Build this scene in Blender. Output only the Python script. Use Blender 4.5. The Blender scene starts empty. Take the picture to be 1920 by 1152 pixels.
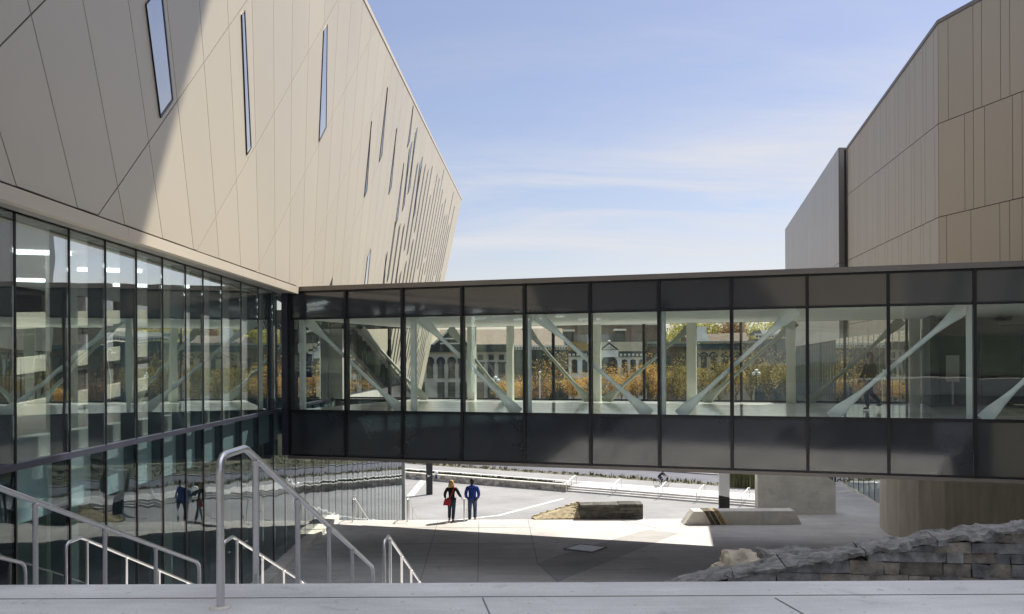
import bpy, bmesh, math, random
from mathutils import Vector, Matrix
R = math.radians
C = bpy.context.scene.collection
SC = bpy.context.scene
random.seed(7)

# ------------------------------------------------------------------ camera
F = 1750.0            # focal length in pixels of the 1920 wide photograph
CX, HY = 960.0, 680.0 # principal point: image centre, horizon
EYE = 1.45
ROLL = 0.0047
cam_data = bpy.data.cameras.new('camera')
cam_data.sensor_width = 36.0
cam_data.lens = 36.0 * F / 1920.0
cam_data.shift_y = (HY - 576.0) / 1920.0
cam_data.clip_start = 0.1
cam_data.clip_end = 6000
cam = bpy.data.objects.new('camera', cam_data)
C.objects.link(cam)
cam.location = (0, 0, EYE)
cam.rotation_euler = (math.pi / 2, ROLL, 0)
SC.camera = cam

# ------------------------------------------------------------------ light
SUN_AZ, SUN_EL = R(44), R(52)      # azimuth to the right of the view direction (+Y), elevation
S = Vector((math.sin(SUN_AZ) * math.cos(SUN_EL), math.cos(SUN_AZ) * math.cos(SUN_EL), math.sin(SUN_EL)))
sun = bpy.data.lights.new('sun', 'SUN')
sun.energy = 4.3
sun.angle = R(0.3)
sun.color = (1.0, 0.93, 0.81)
sun_o = bpy.data.objects.new('sun', sun)
C.objects.link(sun_o)
sun_o.rotation_euler = (-S).to_track_quat('-Z', 'Y').to_euler()

W = bpy.data.worlds.new("World")
SC.world = W
W.use_nodes = True
nt = W.node_tree
for n in list(nt.nodes): nt.nodes.remove(n)
def N(nt, t, **kw):
    n = nt.nodes.new(t)
    for k, v in kw.items():
        if k in ('operation', 'blend_type', 'data_type', 'noise_dimensions', 'feature', 'sky_type', 'wave_type', 'bands_direction', 'distance', 'interpolation_type', 'clamp', 'use_clamp', 'vector_type'):
            setattr(n, k, v)
        else:
            n.inputs[k].default_value = v
    return n
def L(nt, a, b): nt.links.new(a, b)
sky = N(nt, 'ShaderNodeTexSky', sky_type='NISHITA')
sky.sun_disc = False
sky.sun_elevation = SUN_EL
sky.sun_rotation = SUN_AZ
sky.air_density = 1.1
sky.dust_density = 0.7
sky.ozone_density = 2.6
tc = N(nt, 'ShaderNodeTexCoord')
sep = N(nt, 'ShaderNodeSeparateXYZ')
L(nt, tc.outputs['Generated'], sep.inputs[0])
zz = N(nt, 'ShaderNodeMath', operation='MAXIMUM'); zz.inputs[1].default_value = 0.03
L(nt, sep.outputs['Z'], zz.inputs[0])
zo = N(nt, 'ShaderNodeMath', operation='ADD'); zo.inputs[1].default_value = 0.06
L(nt, zz.outputs[0], zo.inputs[0])
px = N(nt, 'ShaderNodeMath', operation='DIVIDE'); L(nt, sep.outputs['X'], px.inputs[0]); L(nt, zo.outputs[0], px.inputs[1])
py = N(nt, 'ShaderNodeMath', operation='DIVIDE'); L(nt, sep.outputs['Y'], py.inputs[0]); L(nt, zo.outputs[0], py.inputs[1])
cmb = N(nt, 'ShaderNodeCombineXYZ'); L(nt, px.outputs[0], cmb.inputs[0]); L(nt, py.outputs[0], cmb.inputs[1])
mp = N(nt, 'ShaderNodeMapping'); L(nt, cmb.outputs[0], mp.inputs[0])
mp.inputs['Rotation'].default_value = (0, 0, R(-24)); mp.inputs['Scale'].default_value = (0.55, 1.05, 1); mp.inputs['Location'].default_value = (3.2, 1.1, 0)
n1 = N(nt, 'ShaderNodeTexNoise', Scale=0.9, Detail=9.0, Roughness=0.62, Distortion=0.5)
L(nt, mp.outputs[0], n1.inputs['Vector'])
n2 = N(nt, 'ShaderNodeTexNoise', Scale=0.33, Detail=2.0)
L(nt, mp.outputs[0], n2.inputs['Vector'])
r1 = N(nt, 'ShaderNodeMapRange'); r1.inputs[1].default_value = 0.40; r1.inputs[2].default_value = 0.64
L(nt, n1.outputs[0], r1.inputs[0])
r2 = N(nt, 'ShaderNodeMapRange'); r2.inputs[1].default_value = 0.40; r2.inputs[2].default_value = 0.56
L(nt, n2.outputs[0], r2.inputs[0])
cm = N(nt, 'ShaderNodeMath', operation='MULTIPLY'); L(nt, r1.outputs[0], cm.inputs[0]); L(nt, r2.outputs[0], cm.inputs[1])
cm2 = N(nt, 'ShaderNodeMath', operation='MULTIPLY'); L(nt, cm.outputs[0], cm2.inputs[0]); cm2.inputs[1].default_value = 0.95
mix = N(nt, 'ShaderNodeMix', data_type='RGBA')
tint = N(nt, 'ShaderNodeMix', data_type='RGBA', blend_type='MULTIPLY'); tint.inputs[0].default_value = 1.0
L(nt, sky.outputs[0], tint.inputs[6]); tint.inputs[7].default_value = (1.12, .96, .98, 1)
cm3 = N(nt, 'ShaderNodeMath', operation='ADD', use_clamp=True); L(nt, cm2.outputs[0], cm3.inputs[0])
hi = N(nt, 'ShaderNodeMapRange', interpolation_type='SMOOTHSTEP'); hi.inputs[1].default_value = 0.70; hi.inputs[2].default_value = 0.90; hi.inputs[3].default_value = 0.0; hi.inputs[4].default_value = 0.9   # bright patch added at the unseen zenith to fill the shade below
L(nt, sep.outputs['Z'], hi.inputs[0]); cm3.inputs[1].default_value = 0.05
L(nt, cm3.outputs[0], mix.inputs[0]); L(nt, tint.outputs[2], mix.inputs[6])
mix.inputs[7].default_value = (6.7, 6.7, 6.9, 1)
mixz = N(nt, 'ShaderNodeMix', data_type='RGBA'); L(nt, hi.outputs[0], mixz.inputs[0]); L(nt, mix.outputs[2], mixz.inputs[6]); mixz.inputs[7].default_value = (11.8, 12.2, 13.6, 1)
bg = N(nt, 'ShaderNodeBackground'); bg.inputs['Strength'].default_value = 0.07
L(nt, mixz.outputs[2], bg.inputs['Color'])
wo = N(nt, 'ShaderNodeOutputWorld'); L(nt, bg.outputs[0], wo.inputs[0])

SC.view_settings.view_transform = 'Standard'
SC.view_settings.look = 'None'
SC.view_settings.gamma = 1
SC.view_settings.exposure = 0.75
try:
    SC.cycles.transparent_max_bounces = 40
    SC.cycles.max_bounces = 10
    SC.cycles.glossy_bounces = 5
    SC.cycles.diffuse_bounces = 4
    SC.cycles.sample_clamp_indirect = 6
    SC.cycles.caustics_reflective = False
    SC.cycles.caustics_refractive = False
except Exception: pass

# ------------------------------------------------------------------ photograph pixels -> places
def ray(x, y):
    dx, dy = x - CX, y - HY
    return Vector(((dx - ROLL * dy) / F, 1.0, -(dy + ROLL * dx) / F))
O = Vector((0, 0, EYE))
def atY(x, y, d): return O + ray(x, y) * d
def atZ(x, y, z):
    r = ray(x, y); return O + r * ((z - EYE) / r.z)
def atPlane(x, y, p, n):
    r = ray(x, y); n = Vector(n); return O + r * ((Vector(p) - O).dot(n) / r.dot(n))

# ------------------------------------------------------------------ materials
def lin(c):
    return tuple(((v / 255) / 12.92 if v / 255 <= .04045 else ((v / 255 + .055) / 1.055) ** 2.4) for v in c)
def mat(name, col, rough=0.6, metal=0.0, var=0.12, scale=1.5, bump=0.0, bscale=40.0, bdist=.02, streak=None, spec=0.5, island=0.0, col2=None, detail=6.0):
    m = bpy.data.materials.new(name); m.use_nodes = True
    t = m.node_tree; b = t.nodes['Principled BSDF']
    b.inputs['Roughness'].default_value = rough; b.inputs['Metallic'].default_value = metal
    b.inputs['Specular IOR Level'].default_value = spec
    co = N(t, 'ShaderNodeTexCoord')
    mpn = N(t, 'ShaderNodeMapping'); L(t, co.outputs['Object'], mpn.inputs[0])
    if streak: mpn.inputs['Scale'].default_value = streak
    nz = N(t, 'ShaderNodeTexNoise', Scale=scale, Detail=detail, Roughness=0.6); L(t, mpn.outputs[0], nz.inputs['Vector'])
    rp = N(t, 'ShaderNodeMix', data_type='RGBA')
    c2 = col2 if col2 else tuple(c * (1 - 2 * var) for c in col)
    c1 = col if col2 else tuple(min(1, c * (1 + var)) for c in col)
    rp.inputs[6].default_value = (*c2, 1); rp.inputs[7].default_value = (*c1, 1)
    mr = N(t, 'ShaderNodeMapRange'); mr.inputs[1].default_value = .3; mr.inputs[2].default_value = .7
    L(t, nz.outputs[0], mr.inputs[0]); L(t, mr.outputs[0], rp.inputs[0])
    out = rp.outputs[2]
    if island:
        g = N(t, 'ShaderNodeNewGeometry')
        m2 = N(t, 'ShaderNodeMapRange'); m2.inputs[3].default_value = 1 - island; m2.inputs[4].default_value = 1 + island
        L(t, g.outputs['Random Per Island'], m2.inputs[0])
        mm = N(t, 'ShaderNodeVectorMath', operation='SCALE'); L(t, out, mm.inputs[0]); L(t, m2.outputs[0], mm.inputs[3])
        out = mm.outputs[0]
    L(t, out, b.inputs['Base Color'])
    rr = N(t, 'ShaderNodeMapRange'); rr.inputs[3].default_value = max(0.02, rough - .08); rr.inputs[4].default_value = min(1, rough + .08)
    L(t, nz.outputs[0], rr.inputs[0]); L(t, rr.outputs[0], b.inputs['Roughness'])
    if bump:
        nb = N(t, 'ShaderNodeTexNoise', Scale=bscale, Detail=8.0); L(t, mpn.outputs[0], nb.inputs['Vector'])
        bp = N(t, 'ShaderNodeBump', Strength=bump); bp.inputs['Distance'].default_value = bdist
        L(t, nb.outputs[0], bp.inputs['Height']); L(t, bp.outputs[0], b.inputs['Normal'])
    return m
def glass(name, tint, r0, rough=0.0, refl=(1, 1, 1), wob=0.0, pw=4.2):
    m = bpy.data.materials.new(name); m.use_nodes = True
    t = m.node_tree
    for n in list(t.nodes): t.nodes.remove(n)
    tr = N(t, 'ShaderNodeBsdfTransparent'); tr.inputs[0].default_value = (*tint, 1)
    gl = N(t, 'ShaderNodeBsdfGlossy'); gl.inputs['Roughness'].default_value = rough; gl.inputs['Color'].default_value = (*refl, 1)
    lw = N(t, 'ShaderNodeLayerWeight', Blend=0.5)
    p5 = N(t, 'ShaderNodeMath', operation='POWER'); p5.inputs[1].default_value = pw; L(t, lw.outputs['Facing'], p5.inputs[0])
    ma = N(t, 'ShaderNodeMath', operation='MULTIPLY_ADD'); L(t, p5.outputs[0], ma.inputs[0]); ma.inputs[1].default_value = 1 - r0; ma.inputs[2].default_value = r0
    if wob:
        co = N(t, 'ShaderNodeTexCoord'); nz = N(t, 'ShaderNodeTexNoise', Scale=0.9, Detail=1.0); L(t, co.outputs['Object'], nz.inputs['Vector'])
        bp = N(t, 'ShaderNodeBump', Strength=wob); bp.inputs['Distance'].default_value = 0.05
        L(t, nz.outputs[0], bp.inputs['Height']); L(t, bp.outputs[0], gl.inputs['Normal'])
    mx = N(t, 'ShaderNodeMixShader'); L(t, ma.outputs[0], mx.inputs[0]); L(t, tr.outputs[0], mx.inputs[1]); L(t, gl.outputs[0], mx.inputs[2])
    o = N(t, 'ShaderNodeOutputMaterial'); L(t, mx.outputs[0], o.inputs[0])
    return m
def emit(name, col, s):
    m = bpy.data.materials.new(name); m.use_nodes = True
    b = m.node_tree.nodes['Principled BSDF']
    b.inputs['Base Color'].default_value = (*col, 1); b.inputs['Emission Color'].default_value = (*col, 1); b.inputs['Emission Strength'].default_value = s
    return m

def concrete(name, col, scale=0.6, joints=None):
    """cast concrete: cloudy tone, long trowel streaks, speckle"""
    m = bpy.data.materials.new(name); m.use_nodes = True
    t = m.node_tree; b = t.nodes['Principled BSDF']; b.inputs['Roughness'].default_value = .75
    b.inputs['Specular IOR Level'].default_value = .35
    co = N(t, 'ShaderNodeTexCoord')
    a = N(t, 'ShaderNodeTexNoise', Scale=scale, Detail=7.0, Roughness=.65); L(t, co.outputs['Object'], a.inputs['Vector'])
    mpn = N(t, 'ShaderNodeMapping'); mpn.inputs['Scale'].default_value = (.35, 2.6, 1); L(t, co.outputs['Object'], mpn.inputs[0])
    s = N(t, 'ShaderNodeTexNoise', Scale=1.3, Detail=6.0, Roughness=.7, Distortion=.4); L(t, mpn.outputs[0], s.inputs['Vector'])
    f = N(t, 'ShaderNodeTexNoise', Scale=60.0, Detail=3.0); L(t, co.outputs['Object'], f.inputs['Vector'])
    def mr(x, lo, hi):
        r = N(t, 'ShaderNodeMapRange'); r.inputs[1].default_value = .3; r.inputs[2].default_value = .7; r.inputs[3].default_value = lo; r.inputs[4].default_value = hi
        L(t, x.outputs[0], r.inputs[0]); return r
    x1, x2, x3 = mr(a, .76, 1.12), mr(s, .84, 1.1), mr(f, .92, 1.06)
    m1 = N(t, 'ShaderNodeMath', operation='MULTIPLY'); L(t, x1.outputs[0], m1.inputs[0]); L(t, x2.outputs[0], m1.inputs[1])
    m2 = N(t, 'ShaderNodeMath', operation='MULTIPLY'); L(t, m1.outputs[0], m2.inputs[0]); L(t, x3.outputs[0], m2.inputs[1])
    st = N(t, 'ShaderNodeTexNoise', Scale=1.9, Detail=5.0, Roughness=.75, Distortion=1.2); L(t, co.outputs['Object'], st.inputs['Vector'])
    sr = N(t, 'ShaderNodeMapRange'); sr.inputs[1].default_value = .56; sr.inputs[2].default_value = .68; sr.inputs[3].default_value = 1; sr.inputs[4].default_value = .82; L(t, st.outputs[0], sr.inputs[0])
    sp = N(t, 'ShaderNodeTexNoise', Scale=17.0, Detail=1.0); L(t, co.outputs['Object'], sp.inputs['Vector'])
    s2 = N(t, 'ShaderNodeMapRange'); s2.inputs[1].default_value = .72; s2.inputs[2].default_value = .76; s2.inputs[3].default_value = 1; s2.inputs[4].default_value = .7; L(t, sp.outputs[0], s2.inputs[0])
    m3 = N(t, 'ShaderNodeMath', operation='MULTIPLY'); L(t, sr.outputs[0], m3.inputs[0]); L(t, s2.outputs[0], m3.inputs[1])
    m4 = N(t, 'ShaderNodeMath', operation='MULTIPLY'); L(t, m2.outputs[0], m4.inputs[0]); L(t, m3.outputs[0], m4.inputs[1])
    v = N(t, 'ShaderNodeVectorMath', operation='SCALE'); v.inputs[0].default_value = col; L(t, m4.outputs[0], v.inputs[3])
    L(t, v.outputs[0], b.inputs['Base Color'])
    bp = N(t, 'ShaderNodeBump', Strength=.15); bp.inputs['Distance'].default_value = .01
    L(t, f.outputs[0], bp.inputs['Height']); L(t, bp.outputs[0], b.inputs['Normal'])
    return m

M = {}
M['slab'] = concrete('terrace_concrete', (.71, .71, .705))
M['plaza'] = concrete('plaza_concrete', (.62, .61, .595), .35)
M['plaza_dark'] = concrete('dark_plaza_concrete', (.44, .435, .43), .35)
M['white_conc'] = concrete('white_concrete', (.80, .77, .70), 1.2)
M['pave'] = concrete('pavement_concrete', (.30, .30, .305), .2)
M['base_conc'] = mat('board_marked_concrete', (.62, .575, .48), .8, var=.10, scale=1.6, streak=(3, 3, .35), bump=.2, bscale=20)
M['joint'] = mat('joint_filler', (.25, .25, .25), .9)
M['white_line'] = mat('white_paving_band', (.72, .72, .70), .8, var=.05)
M['asphalt'] = mat('asphalt', (.13, .135, .16), .9, var=.15, scale=.5)
M['earth'] = mat('earth', (.13, .125, .08), .95, var=.3, scale=.2)
M['panel'] = mat('champagne_metal_panel', (.505, .455, .365), .43, .15, var=.025, scale=.12, island=.025, bump=.12, bscale=.7)
M['panel_gap'] = mat('panel_joint', (.06, .058, .055), .8)
M['fascia'] = mat('champagne_fascia', (.58, .52, .43), .55, .1, var=.02, scale=.3)
M['soffit'] = mat('grey_soffit', (.34, .33, .30), .7)
M['bronze'] = mat('bronze_metal_panel', (.42, .365, .295), .48, .3, var=.02, scale=.3, island=.02)
M['bronze_gap'] = mat('bronze_joint', (.035, .03, .027), .8)
M['frame'] = mat('dark_window_frame', (.012, .013, .018), .35, .3, var=.1)
M['frame_blue'] = mat('blue_grey_frame', (.05, .055, .085), .4, .4, var=.1)
M['fin'] = mat('grey_blue_fin', (.09, .12, .135), .5, var=.1)
M['coping'] = mat('taupe_coping', (.20, .18, .165), .45, .4, var=.06)
M['spandrel'] = mat('dark_spandrel_glass', (.032, .036, .045), .04, 0, var=.04, scale=.6, spec=.5)
M['spandrel'].node_tree.nodes['Principled BSDF'].inputs['IOR'].default_value = 1.9
M['brace'] = mat('painted_steel', (.72, .77, .77), .5, .0, var=.05)
M['col'] = mat('painted_column', (.66, .67, .60), .5, var=.04)
M['shaded_steel'] = mat('shaded_brace_steel', (.30, .33, .29), .5, var=.05)  # brace steel darkened in colour for the shade on the far braces
M['ceil'] = mat('white_ceiling', (.78, .79, .74), .7, var=.03)
M['floor_in'] = mat('polished_floor', (.85, .86, .85), .12, var=.06, scale=.7, streak=(.3, 2, 1))
M['steel'] = mat('brushed_steel', (.64, .64, .65), .30, 1.0, var=.03, scale=30)
M['glass'] = glass('clear_facade_glass', (.96, .99, .97), .045, 0.0, (.92, .97, .95), .05)
M['glass_left'] = glass('lobby_glass', (.88, .935, .94), .34, 0.0, (.94, .97, .98), .05)
M['glass_low'] = glass('grey_lower_glass', (.66, .74, .76), .05, 0.0, (.93, .96, .97), .14, 5.6)
M['glass_arena'] = glass('mirror_like_arena_glass', (.55, .62, .6), .42, 0.0, (.85, .92, .9), .05)
M['glass_far'] = glass('far_side_glass', (.98, 1, .985), .03, 0.0, (.92, .97, .95))
M['slot_glass'] = mat('slot_window_glass', (.50, .53, .56), .10, .75, spec=1.0, var=.03)
M['house_glass'] = mat('house_window_glass', (.035, .042, .05), .10, 0.0, spec=.8, var=.1)
M['black'] = mat('black_paint', (.010, .010, .011), .5)
M['white'] = mat('white_paint', (.78, .78, .76), .5, var=.03)
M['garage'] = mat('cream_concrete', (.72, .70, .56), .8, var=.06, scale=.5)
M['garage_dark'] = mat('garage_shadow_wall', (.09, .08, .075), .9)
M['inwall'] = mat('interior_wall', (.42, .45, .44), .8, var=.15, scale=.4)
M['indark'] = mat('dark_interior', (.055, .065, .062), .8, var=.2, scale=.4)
M['wood'] = mat('wood_panel', (.30, .19, .09), .5, var=.15, scale=3, streak=(4, 4, .4))
M['lamp'] = emit('lamp_and_sun_glow', (1, 1, .96), 3.2)
M['navy'] = mat('navy_sign', (.012, .025, .13), .5)

# ------------------------------------------------------------------ mesh helpers
class MB:
    def __init__(s): s.v = []; s.f = []; s.mi = []; s.m = 0
    def poly(s, pts):
        i = len(s.v); s.v += [tuple(p) for p in pts]; s.f.append(tuple(range(i, i + len(pts)))); s.mi.append(s.m); return s
    def hexa(s, a, b):
        """a, b: two matching rings of n points"""
        n = len(a); i = len(s.v); s.v += [tuple(p) for p in a] + [tuple(p) for p in b]
        s.f.append(tuple(i + k for k in reversed(range(n)))); s.mi.append(s.m)
        s.f.append(tuple(i + n + k for k in range(n))); s.mi.append(s.m)
        for k in range(n):
            j = (k + 1) % n
            s.f.append((i + k, i + j, i + n + j, i + n + k)); s.mi.append(s.m)
        return s
    def box(s, x0, x1, y0, y1, z0, z1):
        return s.hexa([(x0, y0, z0), (x1, y0, z0), (x1, y1, z0), (x0, y1, z0)], [(x0, y0, z1), (x1, y0, z1), (x1, y1, z1), (x0, y1, z1)])
    def prism(s, pts, d):
        d = Vector(d); return s.hexa([Vector(p) for p in pts], [Vector(p) + d for p in pts])
    def obox(s, o, ex, ey, ez):
        """box from corner o along three edge vectors"""
        o, ex, ey, ez = map(Vector, (o, ex, ey, ez))
        return s.hexa([o, o + ex, o + ex + ey, o + ey], [o + ez, o + ex + ez, o + ex + ey + ez, o + ey + ez])
    def bar(s, a, b, w, h, up=(0, 0, 1)):
        a, b = Vector(a), Vector(b); d = (b - a).normalized(); u = Vector(up)
        sx = d.cross(u).normalized(); u = sx.cross(d).normalized()
        def ring(p): return [p + sx * w / 2 * i + u * h / 2 * j for i, j in ((-1, -1), (1, -1), (1, 1), (-1, 1))]
        return s.hexa(ring(a), ring(b))
    def tube(s, pts, r, n=10, close=False):
        pts = [Vector(p) for p in pts]; rs = r if isinstance(r, (list, tuple)) else [r] * len(pts)
        i0 = len(s.v); prev = None
        for k, p in enumerate(pts):
            d = (pts[min(k + 1, len(pts) - 1)] - pts[max(k - 1, 0)])
            if close: d = pts[(k + 1) % len(pts)] - pts[k - 1]
            d.normalize()
            if prev is None:
                u = Vector((0, 0, 1)) if abs(d.z) < .9 else Vector((0, 1, 0))
                sx = d.cross(u).normalized()
            else:
                sx = (prev - d * prev.dot(d)).normalized()
            prev = sx; u = sx.cross(d).normalized()
            for q in range(n):
                a = 2 * math.pi * q / n
                s.v.append(tuple(p + (sx * math.cos(a) + u * math.sin(a)) * rs[k]))
        m = len(pts)
        for k in range(m if close else m - 1):
            k2 = (k + 1) % m
            for q in range(n):
                q2 = (q + 1) % n
                s.f.append((i0 + k * n + q, i0 + k * n + q2, i0 + k2 * n + q2, i0 + k2 * n + q)); s.mi.append(s.m)
        if not close:
            s.f.append(tuple(i0 + q for q in reversed(range(n)))); s.mi.append(s.m)
            s.f.append(tuple(i0 + (m - 1) * n + q for q in range(n))); s.mi.append(s.m)
        return s
    def lathe(s, c, prof, n=16):
        """prof: (radius, height) pairs"""
        i0 = len(s.v); c = Vector(c)
        for r, h in prof:
            for q in range(n):
                a = 2 * math.pi * q / n; s.v.append((c.x + r * math.cos(a), c.y + r * math.sin(a), c.z + h))
        for k in range(len(prof) - 1):
            for q in range(n):
                q2 = (q + 1) % n
                s.f.append((i0 + k * n + q, i0 + k * n + q2, i0 + (k + 1) * n + q2, i0 + (k + 1) * n + q)); s.mi.append(s.m)
        return s
    def ball(s, c, r, n=12, m=8, sc=(1, 1, 1)):
        prof = []
        i0 = len(s.v); c = Vector(c)
        for k in range(m + 1):
            t = math.pi * k / m
            for q in range(n):
                a = 2 * math.pi * q / n
                s.v.append((c.x + r * sc[0] * math.sin(t) * math.cos(a), c.y + r * sc[1] * math.sin(t) * math.sin(a), c.z - r * sc[2] * math.cos(t)))
        for k in range(m):
            for q in range(n):
                q2 = (q + 1) % n
                s.f.append((i0 + k * n + q, i0 + k * n + q2, i0 + (k + 1) * n + q2, i0 + (k + 1) * n + q)); s.mi.append(s.m)
        return s
    def build(s, name, m, parent=None, smooth=False, bevel=0.0):
        me = bpy.data.meshes.new(name)
        if parent is not None and parent.type == 'EMPTY':
            o0 = parent.location; me.from_pydata([tuple(Vector(v) - o0) for v in s.v], [], s.f)
        elif parent is not None and parent.parent is not None:
            o0 = parent.parent.location; me.from_pydata([tuple(Vector(v) - o0) for v in s.v], [], s.f)
        else:
            me.from_pydata(s.v, [], s.f)
        ms = m if isinstance(m, (list, tuple)) else [m]
        for x in ms: me.materials.append(x)
        if len(ms) > 1: me.polygons.foreach_set('material_index', s.mi)
        bm = bmesh.new(); bm.from_mesh(me); bmesh.ops.remove_doubles(bm, verts=bm.verts, dist=1e-5); bmesh.ops.recalc_face_normals(bm, faces=bm.faces)
        bm.to_mesh(me); bm.free()
        if smooth:
            me.polygons.foreach_set('use_smooth', [True] * len(me.polygons))
            try: me.set_sharp_from_angle(angle=R(40))
            except Exception: pass
        o = bpy.data.objects.new(name, me); C.objects.link(o)
        if parent is not None: o.parent = parent
        if bevel:
            b = o.modifiers.new('edge', 'BEVEL'); b.width = bevel; b.segments = 2; b.limit_method = 'ANGLE'
        return o
def tag(o, label=None, cat=None, group=None, kind=None):
    if label: o['label'] = label
    if cat: o['category'] = cat
    if group: o['group'] = group
    if kind: o['kind'] = kind
    return o
def thing(name, label, cat, loc=(0, 0, 0), group=None):
    o = bpy.data.objects.new(name, None); C.objects.link(o); o.location = loc; o.empty_display_size = .3
    return tag(o, label, cat, group)
def struct(name, mb, m, **k): return tag(mb.build(name, m, None, **k), kind='structure')

# ------------------------------------------------------------------ ground levels
PZ = -4.85          # plaza under the bridge
LZ = -11.62         # lower plaza
WZ = LZ + .48       # street pavement above the far steps
HZ = -6.5           # street in front of the old houses

struct('ground', MB().poly([(-3000, -3000, LZ - .3), (3000, -3000, LZ - .3), (3000, 3000, LZ - .3), (-3000, 3000, LZ - .3)]), M['earth'])
EDGE = 6.15
t_ = MB(); t_.box(-7.3, 40, -60, EDGE, -.5, 0)
terr = struct('terrace', t_, M['slab'])
t_ = MB()
for y0 in (5.77, 3.1):                                  # nosing strip line and slab joints
    t_.box(-7.2, 30, y0, y0 + .007, .001, .004)
for (xa, ya, xb, yb) in ((905, 1121, 922, 1160), (1453, 1121, 1522, 1160), (-60, 1121, -200, 1160)):
    p, q = atZ(xa, ya, .004), atZ(xb, yb, .004)
    t_.bar(p, q, .008, .002)
struct('terrace_joint_lines', t_, M['joint'])

t_ = MB()                                               # the two flights down and the landing between them
z, y = 0.0, EDGE
for k in range(13):
    z -= .15; t_.box(-7.1, 8.4, y, y + .44, -6, z - (.0)); y += .415
yl = y; t_.box(-7.1, 8.4, yl, 13.5, -6, -1.951)
y = 13.5; z = -1.95
for k in range(18):
    z -= .15; t_.box(-7.1, 8.4, y, y + .44, -6, z); y += .415
struct('entrance_steps', t_, M['slab'])

t_ = MB(); PE = 37.45
t_.box(-7.3, 60, 19.5, PE, PZ - 1, PZ)
t_.box(10.15, 60, PE, 38.8, PZ - 1, PZ - .001); t_.box(13.25, 60, 38.8, 48.6, PZ - 1, PZ - .002); t_.box(1.4, 5.3, PE, 39.1, PZ - 1, PZ - .001)
plaza = struct('plaza', t_, M['plaza'])
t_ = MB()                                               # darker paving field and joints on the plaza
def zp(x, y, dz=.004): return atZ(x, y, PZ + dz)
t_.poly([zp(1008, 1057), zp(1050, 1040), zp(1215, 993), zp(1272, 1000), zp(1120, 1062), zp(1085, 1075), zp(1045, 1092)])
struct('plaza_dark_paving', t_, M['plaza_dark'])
t_ = MB()
for a, b in (((822, 975), (788, 1090)), ((898, 975), (896, 1092)), ((990, 975), (1008, 1057)), ((640, 988), (1000, 990)), ((1008, 1057), (1050, 1095)), ((1160, 975), (1240, 992)), ((700, 1020), (1010, 1020))):
    t_.bar(zp(*a, .006), zp(*b, .006), .02, .003)
struct('plaza_joint_lines', t_, M['joint'])
t_ = MB()
z, y = PZ, PE
for k in range(44):
    z -= .15; t_.box(-9, 13.2, y, y + .4, LZ - 1, z); y += .38
struct('lower_steps', t_, M['plaza'])
# lower plaza, far steps, pavement, street run askew to the view
t_ = MB(); t_.poly([(-60, 50, LZ), (90, 30, LZ), (90, 140, LZ), (-60, 140, LZ)])
struct('lower_plaza', t_, M['pave'])

fa, fb = atZ(1060, 922, LZ), atZ(1425, 952, LZ)         # foot of the far steps
fd = (fb - fa).normalized(); fn = Vector((-fd.y, fd.x, 0))
if fn.y < 0: fn = -fn
def along(s, d, z): return Vector((fa.x, fa.y, 0)) + fd * s + fn * d + Vector((0, 0, z))
LS = (fb - fa).length
t_ = MB()
for k in range(3):
    t_.obox(along(0, .45 * k, LZ - .1), fd * LS, fn * 4, Vector((0, 0, .1 + .16 * (k + 1))))
struct('far_steps', t_, M['plaza'])
t_ = MB(); t_.obox(along(-90, 1.36, LZ - .1), fd * 190, fn * 9.0, (0, 0, .1 + .478))
struct('pavement', t_, M['pave'])
t_ = MB(); t_.obox(along(-90, 4.2, WZ + .002), fd * 190, fn * .4, (0, 0, .004))
for xa in (838, 905):
    pass
struct('pavement_bands', t_, M['white_line'])
t_ = MB()
for pa, pb, w in (((800, 893), (770, 930), .7), ((930, 968), (1056, 935), .35), ((830, 978), (940, 966), .35)):
    a, b = atZ(*pa, LZ + .006), atZ(*pb, LZ + .006); t_.bar(a, b, w, .004)
struct('plaza_bands', t_, M['white_line'])
t_ = MB(); t_.obox(along(-120, 10.35, WZ - .2), fd * 260, fn * 7.0, (0, 0, .15))
struct('street', t_, M['asphalt'])
t_ = MB(); t_.obox(along(-120, 17.35, WZ - .2), fd * 260, fn * .7, (0, 0, .27))
struct('far_kerb', t_, M['pave'])
t_ = MB()
t_.hexa([along(-150, 18.1, LZ - 1), along(150, 18.1, LZ - 1), along(150, 190, LZ - 1), along(-150, 190, LZ - 1)],
        [along(-150, 18.3, WZ + .1), along(150, 18.3, WZ + .1), along(150, 190, WZ + .1), along(-150, 190, WZ + .1)])
t_.hexa([(-60, 125, LZ), (90, 125, LZ), (90, 400, LZ), (-60, 400, LZ)], [(-60, 130, HZ), (90, 130, HZ), (90, 400, HZ), (-60, 400, HZ)])
struct('street_bank', t_, M['earth'])

# ------------------------------------------------------------------ convention building on the left
hall = thing('convention_building', 'long building on the left with a leaning champagne metal facade over a tall glass wall', 'building')
KF = 0.03                                       # lean of the facade: metres out per metre up
FN = Vector((1, 0, -KF)).normalized()
FP = Vector((-6.70, 0, EYE + 2.40))
def onF(x, y): return atPlane(x, y, FP, FN)
def fzh(p): return Vector((FP.x + KF * (p[1] - FP.z), p[0], p[1]))   # (depth, height) on the facade plane
lo_y = lambda x: 333 + .3748 * x
VA = (524.0, 1975.0); VB = (1370.0, -1310.0)
c1, c2, c3, tip = onF(553, 540.5), onF(678, 620), onF(753, 710), onF(785, 752)
rf, rn = onF(865, 375), onF(680, 0)
sl = (rf.z - rn.z) / (rf.y - rn.y)
near_top = fzh((-34, rn.z + sl * (-34 - rn.y))); near_bot = fzh((-34, FP.z))
outline = [near_bot, fzh((c1.y, FP.z)), c2, c3, tip, rf, near_top]
bm = bmesh.new()
bm.faces.new([bm.verts.new(p) for p in outline])
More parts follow.
